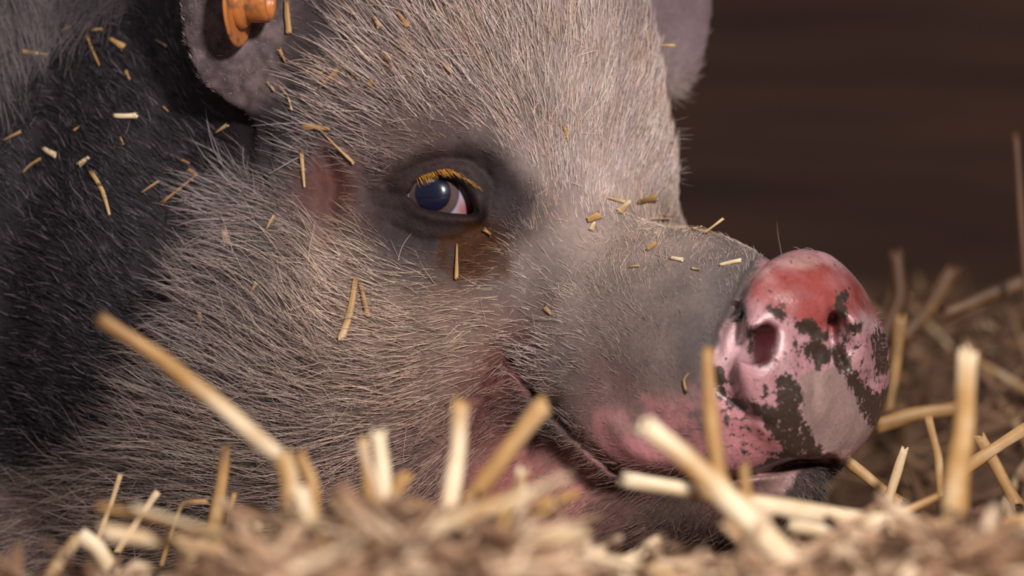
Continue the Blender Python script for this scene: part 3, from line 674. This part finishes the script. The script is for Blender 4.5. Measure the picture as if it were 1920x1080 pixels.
    col = np.where(isb[:, None], np.where(r.random(total) < .17, r.uniform(3, 9, total), r.uniform(.2, 1.3, total))[:, None]*lin((34, 28, 32))[None], col); col = np.clip(col, .001, .3)*isb[:, None]+col*(~isb)[:, None]  # the lighter strands paint the sheen of the black coat
    rd = rad0*np.where(isb, 1.7, 1.0)*np.clip(r.normal(1, .2, total), .5, 1.6)*(.7+.3*np.clip(F[:, 2]/14, 0, 1.3))
    o = hair_obj(name, root, dv, L, n, col, rd, fur_mat, pig, lift=lift)
    o['kind'] = 'stuff'
    return o
o = grow('undercoat', 180000, .52, .000098, .8, .34, .60, 11); o['label'] = 'short dense undercoat, pale on the brow and black on the neck'
o = grow('bristles', 56000, 1.08, .000122, 1.05, .20, 1.2, 23); o['label'] = 'long coarse bristles sweeping back from the face'
print('fur', 't', time.time()-T0)
# eyelashes, whiskers
def strands(name, rows, col, mat=fur_mat, droop=0., label=None):
    R_, D_, L_, N_, Cc, Ra, Lf = [], [], [], [], [], [], []
    for px, py, dx, dy, out, ln, rd in rows:
        q, nn = surf(px, py)
        if q is None: continue
        R_.append(q); N_.append(nn); d = np.array([dx, -out, -dy]); D_.append(d/np.linalg.norm(d)); L_.append(ln*.001); Ra.append(rd*.001)
        Cc.append(lin(col)*random.uniform(.7, 1.2)); Lf.append(0.0)
    o = hair_obj(name, np.array(R_), np.array(D_), np.array(L_), np.array(N_), np.array(Cc), np.array(Ra), mat, pig, lift=np.array(Lf), droop=droop, curl=.05)
    o['kind'] = 'stuff'
    if label: o['label'] = label
    return o
rows = []
for i in range(95):
    t = random.random(); px = 780+104*t; py = 340-22*math.sin(math.pi*min(1, t*1.05))**.8+10*t*t+random.uniform(-3, 1)
    rows.append((px, py-6, .30+.5*t+random.uniform(-.15, .15), .55, .6, random.uniform(5.5, 9.0), .085))
strands('eyelashes', rows, (216, 150, 60), label='golden upper eyelashes')
rows = []
for i in range(46):
    cy = random.choice([(262, 24), (300, 26), (330, 16), (185, 22), (130, 20)]); y_ = random.gauss(*cy)
    rows.append((1246 if y_ > 230 else 1262, y_, .9, random.uniform(-.55, .15)+(.5 if y_ < 220 else 0), .0, random.uniform(7, 15), .07))
strands('brow_wisps', rows, (176, 160, 154), droop=.1, label='long pale wisps on the edge of the brow')
rows = [(1466, 484, -.08, -1, .05, 17, .11), (1352, 424, .9, -.8, .0, 9, .1)]
for i in range(46):
    a = random.uniform(-.9, .5); rows.append((1520+138*math.cos(a)*.97, 655+185*math.sin(a), math.cos(a), math.sin(a), .1, random.uniform(1.5, 3.5), .05))
for i in range(120):
    rows.append((random.uniform(1490, 1565), random.uniform(865, 930), random.uniform(-.3, .9), random.uniform(.1, .8), .4, random.uniform(3, 8), .06))
strands('whiskers', rows, (150, 130, 118), label='sparse fine whiskers on nose and chin')

# ------------------------------------------------------------------ ear tag
def lathe(name, prof, origin, axis, mat, parent, n=48):
    q = Vector(axis).normalized().to_track_quat('Z', 'Y'); vs, fs = [], []
    for (r, h) in prof:
        for j in range(n):
            a = 2*math.pi*j/n; v = q @ Vector((r*math.cos(a), r*math.sin(a), h)); vs.append(np.array(origin)+np.array(v))
    for i in range(len(prof)-1):
        for j in range(n): fs.append((i*n+j, i*n+(j+1) % n, (i+1)*n+(j+1) % n, (i+1)*n+j))
    return mesh_obj(name, np.array(vs), np.array(fs), mat, parent)
tag_o = P(446, 0, -.018)
tagm = simple('orange_plastic', (186, 108, 54), .42, .5, .1, .12, 400)
nt_ = tagm.node_tree; tn0 = nt_.nodes.new('ShaderNodeTexNoise'); tn0.inputs['Scale'].default_value = 130; tn0.inputs['Detail'].default_value = 5
tc0 = nt_.nodes.new('ShaderNodeTexCoord'); nt_.links.new(tc0.outputs['Object'], tn0.inputs['Vector'])
tr0 = nt_.nodes.new('ShaderNodeValToRGB'); tr0.color_ramp.elements[0].position = .30; tr0.color_ramp.elements[0].color = L4((112, 84, 66)); tr0.color_ramp.elements[1].position = .44; tr0.color_ramp.elements[1].color = L4((190, 116, 58))
nt_.links.new(tn0.outputs['Fac'], tr0.inputs[0]); nt_.links.new(tr0.outputs[0], nt_.nodes['Principled BSDF'].inputs['Base Color'])
tg = empty('ear_tag', tuple(tag_o), 'round orange plastic tag pinned in the near ear of the pig', 'ear tag')
AX = (.97, -.23, -.02)
lathe('plate', [(.0001, -.001), (.0205, -.001), (.0215, -.0006), (.0219, 0), (.0217, .0007), (.0205, .0012), (.0195, .0009), (.0140, .0008), (.0130, .0012), (.0001, .0012)], tag_o, AX, tagm, tg)
lathe('collar', [(.0132, .0008), (.0136, .0018), (.0134, .0032), (.0124, .0042), (.0108, .0046), (.0100, .0060)], tag_o, AX, tagm, tg)
lathe('button', [(.0098, .0045), (.0101, .0060), (.0105, .0075), (.0106, .0135), (.0104, .0150), (.0097, .0158), (.0080, .0160), (.0068, .0157), (.0062, .0145), (.0060, .0110), (.0001, .0108)], tag_o, AX, tagm, tg)
lathe('stem', [(.0034, -.0055), (.0034, -.0008), (.0040, .0010)], tag_o, AX, tagm, tg, 20)

# ------------------------------------------------------------------ barn: floor, back wall
def wall_mat():
    m, nt, N, K, b = new_mat('barn_boards')
    tc = N.new('ShaderNodeTexCoord'); mp = N.new('ShaderNodeMapping'); mp.inputs['Scale'].default_value = (1.2, 1, 14)
    K.new(tc.outputs['Object'], mp.inputs['Vector'])
    n = N.new('ShaderNodeTexNoise'); n.inputs['Scale'].default_value = 2.2; n.inputs['Detail'].default_value = 6; K.new(mp.outputs[0], n.inputs['Vector'])
    r = N.new('ShaderNodeValToRGB'); r.color_ramp.elements[0].position = .3; r.color_ramp.elements[0].color = L4((60, 42, 36)); r.color_ramp.elements[1].position = .7; r.color_ramp.elements[1].color = L4((100, 66, 52))
    K.new(n.outputs['Fac'], r.inputs[0]); K.new(r.outputs[0], b.inputs['Base Color']); b.inputs['Roughness'].default_value = .85
    return m
wm = wall_mat()
vs, fs = [], []
def add_box(vs, fs, x0, x1, y0, y1, z0, z1):
    b0 = len(vs); vs += [(x, y, z) for x in (x0, x1) for y in (y0, y1) for z in (z0, z1)]
    fs += [(b0+a, b0+b, b0+c, b0+d) for a, b, c, d in ((0, 1, 3, 2), (4, 6, 7, 5), (0, 4, 5, 1), (2, 3, 7, 6), (0, 2, 6, 4), (1, 5, 7, 3))]
z = -.05
while z < 2.0:
    add_box(vs, fs, -2.5, 2.8, 2.3+random.uniform(-.004, .004), 2.35, z, z+.1525); z += .152
wall = mesh_obj('wall_back', vs, fs, wm, None, smooth=False); wall['kind'] = 'structure'
fl = simple('earth_floor', (52, 40, 32), .95, .2, 0, .5, 30)
vs, fs = [], []; add_box(vs, fs, -2.5, 2.8, -2.6, 2.35, -.10, -.05)
floor = mesh_obj('floor', vs, fs, fl, None, smooth=False); floor['kind'] = 'structure'

# ------------------------------------------------------------------ straw
def stalk(pts, wid, tones, flat=.62, seg=4, ns=10, slit=False, pinch=None):
    """flattened hollow stalk through 3-D points; returns verts, faces, tones"""
    pts = [Vector(p) for p in pts]; ring = []
    dense = []
    for a, b in zip(pts[:-1], pts[1:]):
        for k in range(seg): dense.append(a.lerp(b, k/seg))
    dense.append(pts[-1])
    if len(pts) > 2:                                    # soften the kinks slightly
        dense = [dense[0]]+[(dense[i-1]+dense[i]*2+dense[i+1])/4 for i in range(1, len(dense)-1)]+[dense[-1]]
    n = len(dense); vs, fs, tn_ = [], [], []
    prev = None; rot = random.uniform(-.5, .5)
    for i, p in enumerate(dense):
        d = (dense[min(i+1, n-1)]-dense[max(i-1, 0)]).normalized()
        ref = Vector((0, -1, 0)) if abs(d.y) < .9 else Vector((0, 0, 1))
        sx = d.cross(ref).normalized(); sy = sx.cross(d).normalized()
        t = i/(n-1); w_ = wid[0]*(1-t)+wid[1]*t if isinstance(wid, tuple) else wid
        w_ *= 1+.07*math.sin(t*9+rot*9)
        tt = float(np.interp(t, np.linspace(0, 1, len(tones)), tones))
        for j in range(ns):
            a = 2*math.pi*j/ns+rot
            r = 1+(.06*math.sin(3*a+i))
            q = p+sx*math.cos(a)*w_*.5*r+sy*math.sin(a)*w_*.5*flat*r
            if i in (0, n-1): q = q+d*random.uniform(-.35, .35)*w_
            vs.append(q); tn_.append(tt+.10*math.cos(a*2+i*.4))
    for i in range(n-1):
        for j in range(ns): fs.append((i*ns+j, (i+1)*ns+j, (i+1)*ns+(j+1) % ns, i*ns+(j+1) % ns))
    for base, sg in ((0, 1), ((n-1)*ns, -1)):           # hollow ends: a rim going inwards
        d = (dense[1]-dense[0]).normalized() if sg == 1 else (dense[-1]-dense[-2]).normalized()
        b0 = len(vs); c = sum((vs[base+j] for j in range(ns)), Vector())/ns
        for j in range(ns): vs.append(c+(vs[base+j]-c)*.72+d*sg*.0004); tn_.append(tn_[base]+.1)
        for j in range(ns): vs.append(c+(vs[base+j]-c)*.66+d*sg*.004); tn_.append(.0)
        for j in range(ns):
            k = (j+1) % ns
            fs.append((base+j, base+k, b0+k, b0+j)); fs.append((b0+j, b0+k, b0+ns+k, b0+ns+j))
    return vs, fs, tn_
def stalk_obj(name, pts, wid, tones, label=None, cat='straw', group=None, mat=STRAW, origin=None, **kw):
    vs, fs, tn_ = stalk(pts, wid, tones, **kw)
    o0 = Vector(pts[0]) if origin is None else origin
    me = bpy.data.meshes.new(name); me.from_pydata([tuple(v-o0) for v in vs], [], fs)
    me.polygons.foreach_set('use_smooth', np.ones(len(me.polygons), bool))
    at = me.attributes.new('tone', 'FLOAT', 'POINT'); at.data.foreach_set('value', np.array(tn_, np.float32))
    me.materials.append(mat); o = bpy.data.objects.new(name, me); C.objects.link(o); o.location = o0
    return tag(o, label, cat, group)
# surface of the bed
def bed_h(x, y):
    x = np.asarray(x, float); y = np.asarray(y, float)
    px = 960+x*5160
    top = np.interp(px, [-600, 0, 100, 220, 350, 450, 560, 700, 850, 950, 1030, 1130, 1300, 1500, 1700, 1920, 2500],
                    [1150, 1115, 1080, 1065, 1065, 1020, 950, 925, 915, 935, 1000, 1065, 1050, 1060, 1035, 1010, 1000])
    zr = CAM_Z-(top-540)/5160
    front = zr*np.exp(-((y+.36)/np.where(y > -.36, .13, .5))**2)
    back = .01+.13*ss(.05, .75, y)*ss(.05, .30, x)+.03*ss(.9, 1.8, y)
    h = np.maximum(front, back)
    pigz = ss(.30, .12, x)*ss(-.10, -.03, y)*ss(.60, .5, y)*ss(-1.1, -.95, x)
    h = h*(1-pigz)-.03*pigz
    p = np.stack([x.ravel(), y.ravel(), np.zeros(x.size)], 1)
    return h-.006+(vnoise(p, .05, 61)*.006+vnoise(p, .2, 62)*.010).reshape(x.shape)
bx_ = np.concatenate([np.arange(-1.6, -.4, .04), np.arange(-.4, .5, .012), np.arange(.5, 2.0, .04)]); by_ = np.concatenate([np.arange(-1.2, -.5, .05), np.arange(-.5, 1.0, .014), np.arange(1.0, 2.3, .05)])
gx, gy = np.meshgrid(bx_, by_, indexing='ij'); gz = bed_h(gx, gy)
bv = np.stack([gx.ravel(), gy.ravel(), gz.ravel()], 1); nI, nJ = gx.shape
I_, J_ = np.meshgrid(np.arange(nI-1), np.arange(nJ-1), indexing='ij'); a_ = (I_*nJ+J_).ravel()
bfaces = np.stack([a_, a_+nJ, a_+nJ+1, a_+1], 1)
r3 = random.Random(5)
def rand_stalk_pts(x, y, hgt, L, up=0.25, bend=.15):
    az = r3.uniform(0, math.tau); el = r3.gauss(0, up)
    d = Vector((math.cos(az)*math.cos(el), math.sin(az)*math.cos(el)*.8, math.sin(el))).normalized()
    c = Vector((x, y, hgt)); k = Vector((r3.gauss(0, 1), r3.gauss(0, 1), r3.gauss(0, 1)))*bend*L*.5
    return [c-d*L/2, c+k*.5, c+d*L/2]
# the countless rest: one heap
SV, SF, ST = [], [], [.16+.25*vnoise(bv, .010, 71)+.1*vnoise(bv, .05, 72)]
SFl = [bfaces]; off = len(bv); allv = [bv]
def heap_add(pts, wid, tones, ns=6, seg=2):
    global off
    vs, fs, tn_ = stalk(pts, wid, tones, seg=seg, ns=ns)
    allv.append(np.array([tuple(v) for v in vs])); SFl.append(np.array(fs)+off); ST.append(np.array(tn_)); off += len(vs)
for i in range(2600):                                   # front
    x = r3.uniform(-.34, .36); y = r3.uniform(-.56, -.14)
    hgt = float(bed_h(x, y))+r3.uniform(-.006, .008)
    heap_add(rand_stalk_pts(x, y, hgt, r3.uniform(.02, .07), .35), r3.uniform(.0018, .0046), [r3.uniform(.0, 1.0)]*2)
for i in range(1500):                                   # right and behind; darker tones paint in the dimmer light there
    x = r3.uniform(.02, .75); y = r3.uniform(-.06, 1.0)
    hgt = float(bed_h(x, y))+r3.uniform(-.004, .014)
    heap_add(rand_stalk_pts(x, y, hgt, r3.uniform(.04, .12), .4), r3.uniform(.003, .006), [r3.uniform(0, .5)]*2)
for i in range(500):                                    # under and left of the pig
    x = r3.uniform(-1.2, -.2); y = r3.uniform(-.6, .1)
    hgt = float(bed_h(x, y))+r3.uniform(-.004, .008)
    heap_add(rand_stalk_pts(x, y, hgt, r3.uniform(.04, .12), .25), r3.uniform(.003, .006), [r3.uniform(.1, .8)]*2)
heap = mesh_obj('straw_bedding', np.concatenate(allv), np.concatenate(SFl), BED)
heap.data.attributes.new('tone', 'FLOAT', 'POINT').data.foreach_set('value', np.concatenate(ST).astype(np.float32))
tag(heap, 'thick bed of tangled straw covering the barn floor around the pig', 'straw bedding', kind='stuff')
print('bed', 't', time.time()-T0)

# stalks one can pick out in front of the face: (pixel x, pixel y, depth)..., width px, tones, label
MM = 1/PPM
KEY = [
 ([(186, 596, -.25), (300, 672, -.25), (412, 760, -.26), (525, 858, -.27)], (27, 33), [.30, .35, .45, .62, .95, .98], 'long pale straw stalk slanting down right across the black neck and jowl'),
 ([(528, 850, -.27), (545, 905, -.27), (540, 1060, -.27)], (34, 38), [.5, .6, .55], 'upright tan straw stalk at the lower end of the long slanting stalk'),
 ([(560, 852, -.26), (585, 905, -.26), (592, 1040, -.26)], (26, 26), [.4, .45, .4], 'bent tan straw leaning right behind the lower end of the long slanting stalk'),
 ([(424, 838, -.17), (416, 900, -.17), (400, 1010, -.17)], (16, 30), [.05, .4, .45, .4], 'upright golden straw with dark pointed tip in front of the jowl'),
 ([(709, 808, -.27), (716, 880, -.27), (726, 1000, -.27)], (27, 30), [.98, 1., .9], 'white upright straw stub, whitest one below the cheek'),
 ([(680, 822, -.24), (690, 900, -.24), (700, 990, -.24)], (22, 26), [.62, .5, .4], 'short tan straw stub just left of the white stub'),
 ([(864, 756, -.27), (858, 850, -.27), (838, 980, -.27)], (28, 34), [.45, .95, .92, .85], 'upright straw with golden tip and white shaft below the mouth corner'),
 ([(1022, 757, -.27), (955, 838, -.27), (880, 945, -.27)], (34, 34), [.5, .5, .42, .35], 'thick golden straw leaning right below the mouth corner'),
 ([(980, 878, -.24), (970, 960, -.24), (965, 1020, -.24)], (24, 26), [.95, .85, .6], 'short whitish straw stub right of the thick golden leaning straw'),
 ([(1327, 652, -.24), (1329, 760, -.24), (1350, 900, -.24), (1390, 1000, -.24)], (20, 40), [.45, .42, .5, .55], 'tall golden straw standing upright in front of the snout'),
 ([(1208, 796, -.30), (1295, 868, -.30), (1400, 970, -.30), (1510, 1085, -.30)], (38, 52), [1., .85, .5, .75, .95, .9, .8], 'thick straw with white cut end crossing diagonally below the snout'),
 ([(1165, 898, -.22), (1290, 920, -.22), (1440, 948, -.22), (1600, 975, -.22), (1760, 992, -.22)], (28, 38), [1., .85, .5, .92, .8, .85, .7], 'long pale straw lying nearly level under the snout'),
 ([(1815, 655, -.25), (1808, 800, -.25), (1790, 930, -.25), (1785, 1080, -.25)], (36, 54), [.8, .5, .5, .55, .5], 'thick golden straw standing upright at the right, tallest in the frame'),
 ([(1697, 840, -.06), (1680, 890, -.06), (1658, 965, -.06)], (15, 22), [.75, .6, .5], 'thin upright straw with broken tip right of the snout'),
 ([(1572, 850, -.02), (1620, 890, -.02), (1690, 945, -.02)], (20, 22), [.55, .5, .4], 'dull straw slanting down right under the nose disc'),
 ([(1740, 780, .06), (1760, 860, .06), (1765, 930, .06)], (14, 18), [.5, .6, .4], 'thin dim straw just left of the tallest golden straw'),
 ([(1835, 815, .03), (1870, 880, .03), (1910, 950, .03)], (22, 24), [.5, .45, .35], 'greyish straw slanting down right of the tallest golden straw'),
 ([(1905, 248, .25), (1912, 360, .25), (1925, 560, .25)], (13, 14), [-.15, -.1, -.15], 'thin dim straw rising against the dark wall at right edge'),  # from here the far stalks get dark tones in place of light falloff
 ([(1680, 470, .30), (1690, 560, .30), (1650, 640, .30)], (26, 30), [-.1, -.15, -.2], 'faint bent straw rising behind the snout tip'),
 ([(1790, 500, .36), (1740, 580, .36), (1690, 640, .36)], (26, 28), [-.0, .1, 0.], 'blurred straw leaning right in the far heap'),
 ([(1940, 520, .30), (1850, 555, .30), (1770, 590, .30)], (26, 26), [.1, .05, 0], 'blurred straw slanting down left from the right edge'),
 ([(1640, 800, .12), (1720, 775, .12), (1800, 765, .12)], (28, 28), [.4, .3, .2], 'pale level straw just right of the nose disc'),
 ([(1690, 590, .18), (1680, 680, .18), (1668, 770, .18)], (24, 20), [.25, .3, .2], 'pale blurred straw upright close behind the nose disc'),
 ([(1930, 800, -.05), (1850, 850, -.05), (1780, 900, -.05)], (24, 24), [.5, .55, .4], 'straw slanting in from the right edge below mid height'),
 ([(1950, 980, -.2), (1860, 1010, -.2), (1800, 1060, -.2)], (50, 60), [.6, .65, .5], 'broad flat straw at the lower right corner'),
 ([(1560, 960, -.16), (1640, 985, -.16), (1760, 930, -.16)], (22, 14), [.8, .6, .4], 'bent thin straw arching over the long pale stalk at right'),
 ([(1480, 980, -.2), (1590, 1005, -.2), (1690, 1060, -.2)], (36, 40), [.9, .8, .6], 'pale straw below the long level stalk at right'),
 ([(226, 890, -.12), (208, 945, -.12), (184, 1010, -.12)], (8, 11), [.6, .6, .5], 'thin grey straw at lower left, left of a similar one'),
 ([(296, 922, -.14), (262, 970, -.14), (220, 1035, -.14)], (12, 14), [.75, .7, .6], 'thin pale straw leaning right at lower left'),
 ([(390, 940, -.12), (342, 942, -.12), (325, 990, -.12), (303, 1060, -.12)], (9, 8), [.5, .55, .5], 'hair-thin straw bent at a right angle at lower left'),
 ([(440, 925, -.15), (428, 970, -.15), (420, 1040, -.15)], (9, 10), [.5, .5, .4], 'thin straw right beside the dark-tipped straw'),
 ([(480, 962, -.15), (450, 980, -.15), (425, 1005, -.15)], (14, 18), [.6, .5, .5], 'short bent golden straw right of the dark-tipped straw'),
 ([(150, 1005, -.2), (120, 1040, -.2), (85, 1095, -.2)], (22, 26), [.6, .6, .5], 'tan straw at the lower left corner leaning right'),
 ([(150, 1002, -.2), (185, 1030, -.2), (210, 1070, -.2)], (30, 34), [.98, .8, .6], 'white split straw at lower left leaning left'),
 ([(1235, 1010, -.2), (1205, 1035, -.2), (1170, 1055, -.2)], (20, 24), [.85, .95, .7], 'short white straw piece at bottom below the mouth'),
 ([(1030, 1045, -.2), (1060, 1070, -.2), (1085, 1095, -.2)], (18, 22), [.75, .8, .7], 'small pale straw tip poking up at the bottom centre'),
 ([(340, 1045, -.22), (420, 1000, -.22), (480, 985, -.22)], (30, 26), [.7, .85, .6], 'pale straw rising right at the foot of the dark-tipped straw'),
 ([(760, 890, -.25), (720, 960, -.25), (690, 1030, -.25)], (26, 30), [.4, .5, .45], 'tan straw leaning right behind the white stub'),
 ([(1395, 870, -.27), (1400, 940, -.27), (1405, 1010, -.27)], (16, 20), [.45, .5, .4], 'dim upright straw in front of the chin'),
]
for pts, wd, tones, lab in KEY:
    pts = [(a, b, c*1.28 if c < -.18 else c) for a, b, c in pts]
    k = (CAM_D+pts[0][2])/CAM_D
    stalk_obj('straw_stalk', [P(*p) for p in pts], (wd[0]*MM*k, wd[1]*MM*k), tones, lab, 'straw stalk', seg=5, ns=14)

# loose stalks of the bed, each an object of its own
protos = []
for i in range(26):
    L = r3.uniform(.022, .075); d = Vector((1, 0, 0)); b = r3.uniform(-.22, .22)
    pts = [Vector((0, 0, 0)), Vector((L*.5, b*L*.6, b*L*.3)), Vector((L, b*L*r3.uniform(-1, 1), r3.uniform(-.2, .2)*L))]
    me_o = stalk_obj('straw', pts, (r3.uniform(.003, .0055), r3.uniform(.003, .0065)), [r3.uniform(.2, .95), r3.uniform(.3, .8), r3.uniform(.2, 1)], origin=Vector((0, 0, 0)), seg=3, ns=10)
    protos.append(me_o)
used = set()
def scatter(n, xr, yr, dz, up, lab, grp):
    for i in range(n):
        k = r3.randrange(len(protos)); x = r3.uniform(*xr); y = r3.uniform(*yr)
        if k in used: o = protos[k].copy(); C.objects.link(o)
        else: o = protos[k]; used.add(k)
        o.location = (x, y, float(bed_h(x, y))+r3.uniform(*dz))
        el = r3.gauss(0, up); o.rotation_euler = (r3.uniform(0, 6.28), -abs(el) if r3.random() < .75 else el, r3.uniform(0, 6.28))
        if y < -.1:                                     # keep the front bed low: lay down what would stick out
            tops = np.interp(960+x*5160, [0, 400, 540, 900, 1030, 1300, 1920], [1050, 1040, 880, 880, 985, 1000, 965])
            for _ in range(4):
                tip = max((o.matrix_basis @ protos[k].data.vertices[q].co for q in (0, len(protos[k].data.vertices)-1)), key=lambda v: v.z)
                if 540-(tip.z-CAM_Z)*PPM*CAM_D/(CAM_D+tip.y) > tops: break
                e_ = o.rotation_euler; o.rotation_euler = (e_.x*.6, e_.y*.4, e_.z); o.location.z -= .002
        o['label'] = lab; o['category'] = 'straw'; o['group'] = grp
scatter(60, (-.115, .005), (-.46, -.28), (-.006, .004), .36, 'blurred straw in the high front clump below the cheek', 'straws of the front clump')
scatter(46, (-.20, -.09), (-.46, -.28), (-.012, -.003), .12, 'blurred straw in the low front bed at left', 'straws of the front left bed')
scatter(70, (.08, .22), (-.46, -.26), (-.010, .000), .2, 'blurred straw in the low front bed at right', 'straws of the front right bed')
scatter(78, (.10, .42), (.02, .60), (.000, .014), .5, 'dim blurred straw in the heap behind the nose', 'straws of the heap behind')
for k in range(len(protos)):
    if k not in used: bpy.data.objects.remove(protos[k])

# ------------------------------------------------------------------ fragments caught in the coat
FR = [  # x1 y1 x2 y2 width tone [mid offset] label
 (668, 520, 640, 635, 15, .60, 'bent tan straw piece with pale end hanging on the cheek', (657, 590)),
 (676, 528, 690, 592, 10, .42, 'darker straw blade behind the bent piece on the cheek', None),
 (858, 458, 856, 522, 8, .48, 'upright golden straw sliver on the brown tear stain', None),
 (565, 235, 618, 242, 14, .50, 'flat tan husk left of and above the eye', None),
 (604, 246, 664, 306, 6, .60, 'long thin straw slanting down right from the husk', None),
 (566, 285, 572, 352, 8, .66, 'thin upright straw left of the reddish scar', None),
 (173, 322, 206, 402, 9, .62, 'pinkish curved straw on the middle of the black neck', (194, 358)),
 (213, 218, 256, 218, 10, .98, 'white straw chip on the upper black neck', None),
 (82, 278, 106, 292, 12, .85, 'pale chip on the black neck, left of another pale chip', None),
 (148, 312, 168, 296, 11, .90, 'pale chip on the black neck right above the curved straw', None),
 (42, 326, 78, 298, 6, .35, 'brown twig on the far left of the neck', (55, 312)),
 (6, 264, 40, 248, 7, .35, 'ochre twig at the left edge on the neck', None),
 (265, 362, 298, 340, 5, .45, 'small curved straw right of the pinkish curved straw', None),
 (302, 382, 368, 330, 6, .38, 'ochre twig slanting up right on the neck beside the jowl', None),
 (404, 250, 428, 234, 8, .62, 'short straw in the dark hollow under the ear', None),
 (40, 97, 92, 104, 9, .62, 'level tan straw at the upper left of the neck', None),
 (163, 66, 188, 124, 6, .40, 'ochre straw leaning left high on the black neck', None),
 (205, 72, 232, 90, 14, .45, 'grey brown chip high on the black neck', None),
 (292, 76, 314, 88, 5, .5, 'tiny curved straw left of the ear', None),
 (172, 58, 194, 56, 6, .55, 'tiny level straw at the top of the black neck', None),
 (118, 60, 136, 50, 6, .4, 'small brown crumb where grey and black coat meet', None),
 (236, 132, 244, 150, 7, .35, 'dark tan crumb in the upper middle of the black neck', None),
 (352, 318, 372, 330, 7, .4, 'brown crumb on the neck near the jowl hair', None),
 (338, 300, 356, 308, 5, .3, 'small reddish crumb above the brown crumb near the jowl hair', None),
 (226, 258, 232, 272, 4, .5, 'tiny tan speck below the white chip on the neck', None),
 (306, 200, 316, 210, 4, .4, 'tiny speck on the neck left of the ear tip', None),
 (140, 246, 150, 240, 4, .6, 'tiny pale speck left of the white chip on the neck', None),
 (366, 555, 380, 605, 9, .62, 'orange tan straw on the left edge of the jowl', None),
 (420, 424, 426, 458, 13, .75, 'pale yellow chip on the left of the cheek', None),
 (472, 550, 482, 530, 9, .68, 'tiny pale chip left of the cheek fold', None),
 (500, 432, 515, 405, 6, .60, 'thin straw chip between jowl and scar', None),
 (664, 84, 694, 114, 6, .98, 'bright white splinter on the forehead above the eye', None),
 (596, 168, 636, 130, 10, .45, 'rough brown husk left of the white splinter', None),
 (690, 162, 702, 148, 11, .45, 'tiny ochre chip below the white splinter', None),
 (722, 112, 736, 104, 8, .48, 'tiny ochre chip right of the white splinter', None),
 (828, 116, 848, 136, 7, .62, 'small golden chip on the middle of the forehead', None),
 (700, 30, 712, 50, 10, .5, 'brown crumb near the top beside the ear base', None),
 (745, 22, 765, 48, 12, .45, 'ochre crumb at the top of the forehead', None),
 (538, 2, 543, 62, 12, .42, 'dull brown straw hanging right of the ear tag', None),
 (522, 158, 548, 206, 4, .75, 'fine curved straw on the lower lobe of the ear', (540, 178)),
 (500, 152, 514, 170, 4, .55, 'tiny orange sliver on the ear lobe', None),
 (536, 118, 524, 92, 8, .45, 'short ochre straw on the ear below the tag', None),
 (1232, 86, 1266, 86, 6, .62, 'short orange tan straw across the far ear base', None),
 (1058, 238, 1064, 264, 9, .45, 'small ochre chip between the brows', None),
 (1138, 371, 1170, 380, 7, .82, 'pale curved chip on the bridge above the other chips', None),
 (1160, 398, 1180, 378, 13, .80, 'cream flake in the dip above the snout', None),
 (1100, 414, 1124, 404, 14, .62, 'yellow flake at the left of the snout bridge', None),
 (1108, 432, 1114, 418, 10, .90, 'cream flake just below the yellow flake', None),
 (1194, 380, 1228, 370, 14, .3, 'flat brown husk against the brow above the snout', None),
 (1212, 413, 1252, 410, 9, .85, 'pale boat shaped chip on top of the snout', None),
 (1232, 402, 1272, 406, 4, .82, 'thin pale sliver lying on the boat shaped chip', None),
 (1318, 440, 1356, 410, 5, .75, 'grey straw sticking up from the ridge of the snout', None),
 (1298, 432, 1316, 424, 6, .7, 'tiny pale chip at the foot of the grey upright straw', None),
 (1256, 484, 1280, 489, 7, .95, 'white chip on the side of the snout', None),
 (1350, 498, 1388, 490, 7, .98, 'white splinter just behind the nose disc', None),
 (1296, 504, 1312, 506, 4, .9, 'tiny white sliver left of the splinter behind the nose', None),
 (1180, 502, 1200, 500, 4, .6, 'tiny tan sliver on the snout side', None),
 (1214, 470, 1230, 458, 9, .5, 'ochre crumb on the snout side', None),
 (1288, 735, 1292, 700, 5, .45, 'fine stem stuck to the snout above the lip', (1282, 712)),
 (1022, 576, 1034, 590, 8, .5, 'tiny orange crumb between cheek and snout', None),
 (908, 430, 918, 440, 7, .45, 'ochre crumb in the inner corner below the eye', None),
]
for f in FR:
    x1, y1, x2, y2, wd, tone, lab, mid = f
    pl = [(x1, y1)]+([mid] if mid else [((x1+x2)/2+random.uniform(-1, 1), (y1+y2)/2+random.uniform(-1, 1))])+[(x2, y2)]
    out = []
    base = None
    for (px, py) in pl:
        q, nn = surf(px, py)
        if q is None or (base is not None and abs(q[1]-base) > .02): q = Vector(P(px, py, base if base is not None else .0)); nn = Vector((0, -1, 0))
        base = q[1]; lift_ = .0014 if px < 1000 else .0010
        out.append(q+Vector((0, -1, 0))*lift_+nn*.0006)
    sc_ = wd*MM
    stalk_obj('straw_fragment', out, (sc_*random.uniform(.3, .8), sc_*1.1) if random.random() < .5 else (sc_*1.1, sc_*random.uniform(.35, .8)), [tone-.12, tone*.86, tone], lab, 'straw fragment', flat=.28, seg=3, ns=8)
print('done', 't', time.time()-T0)
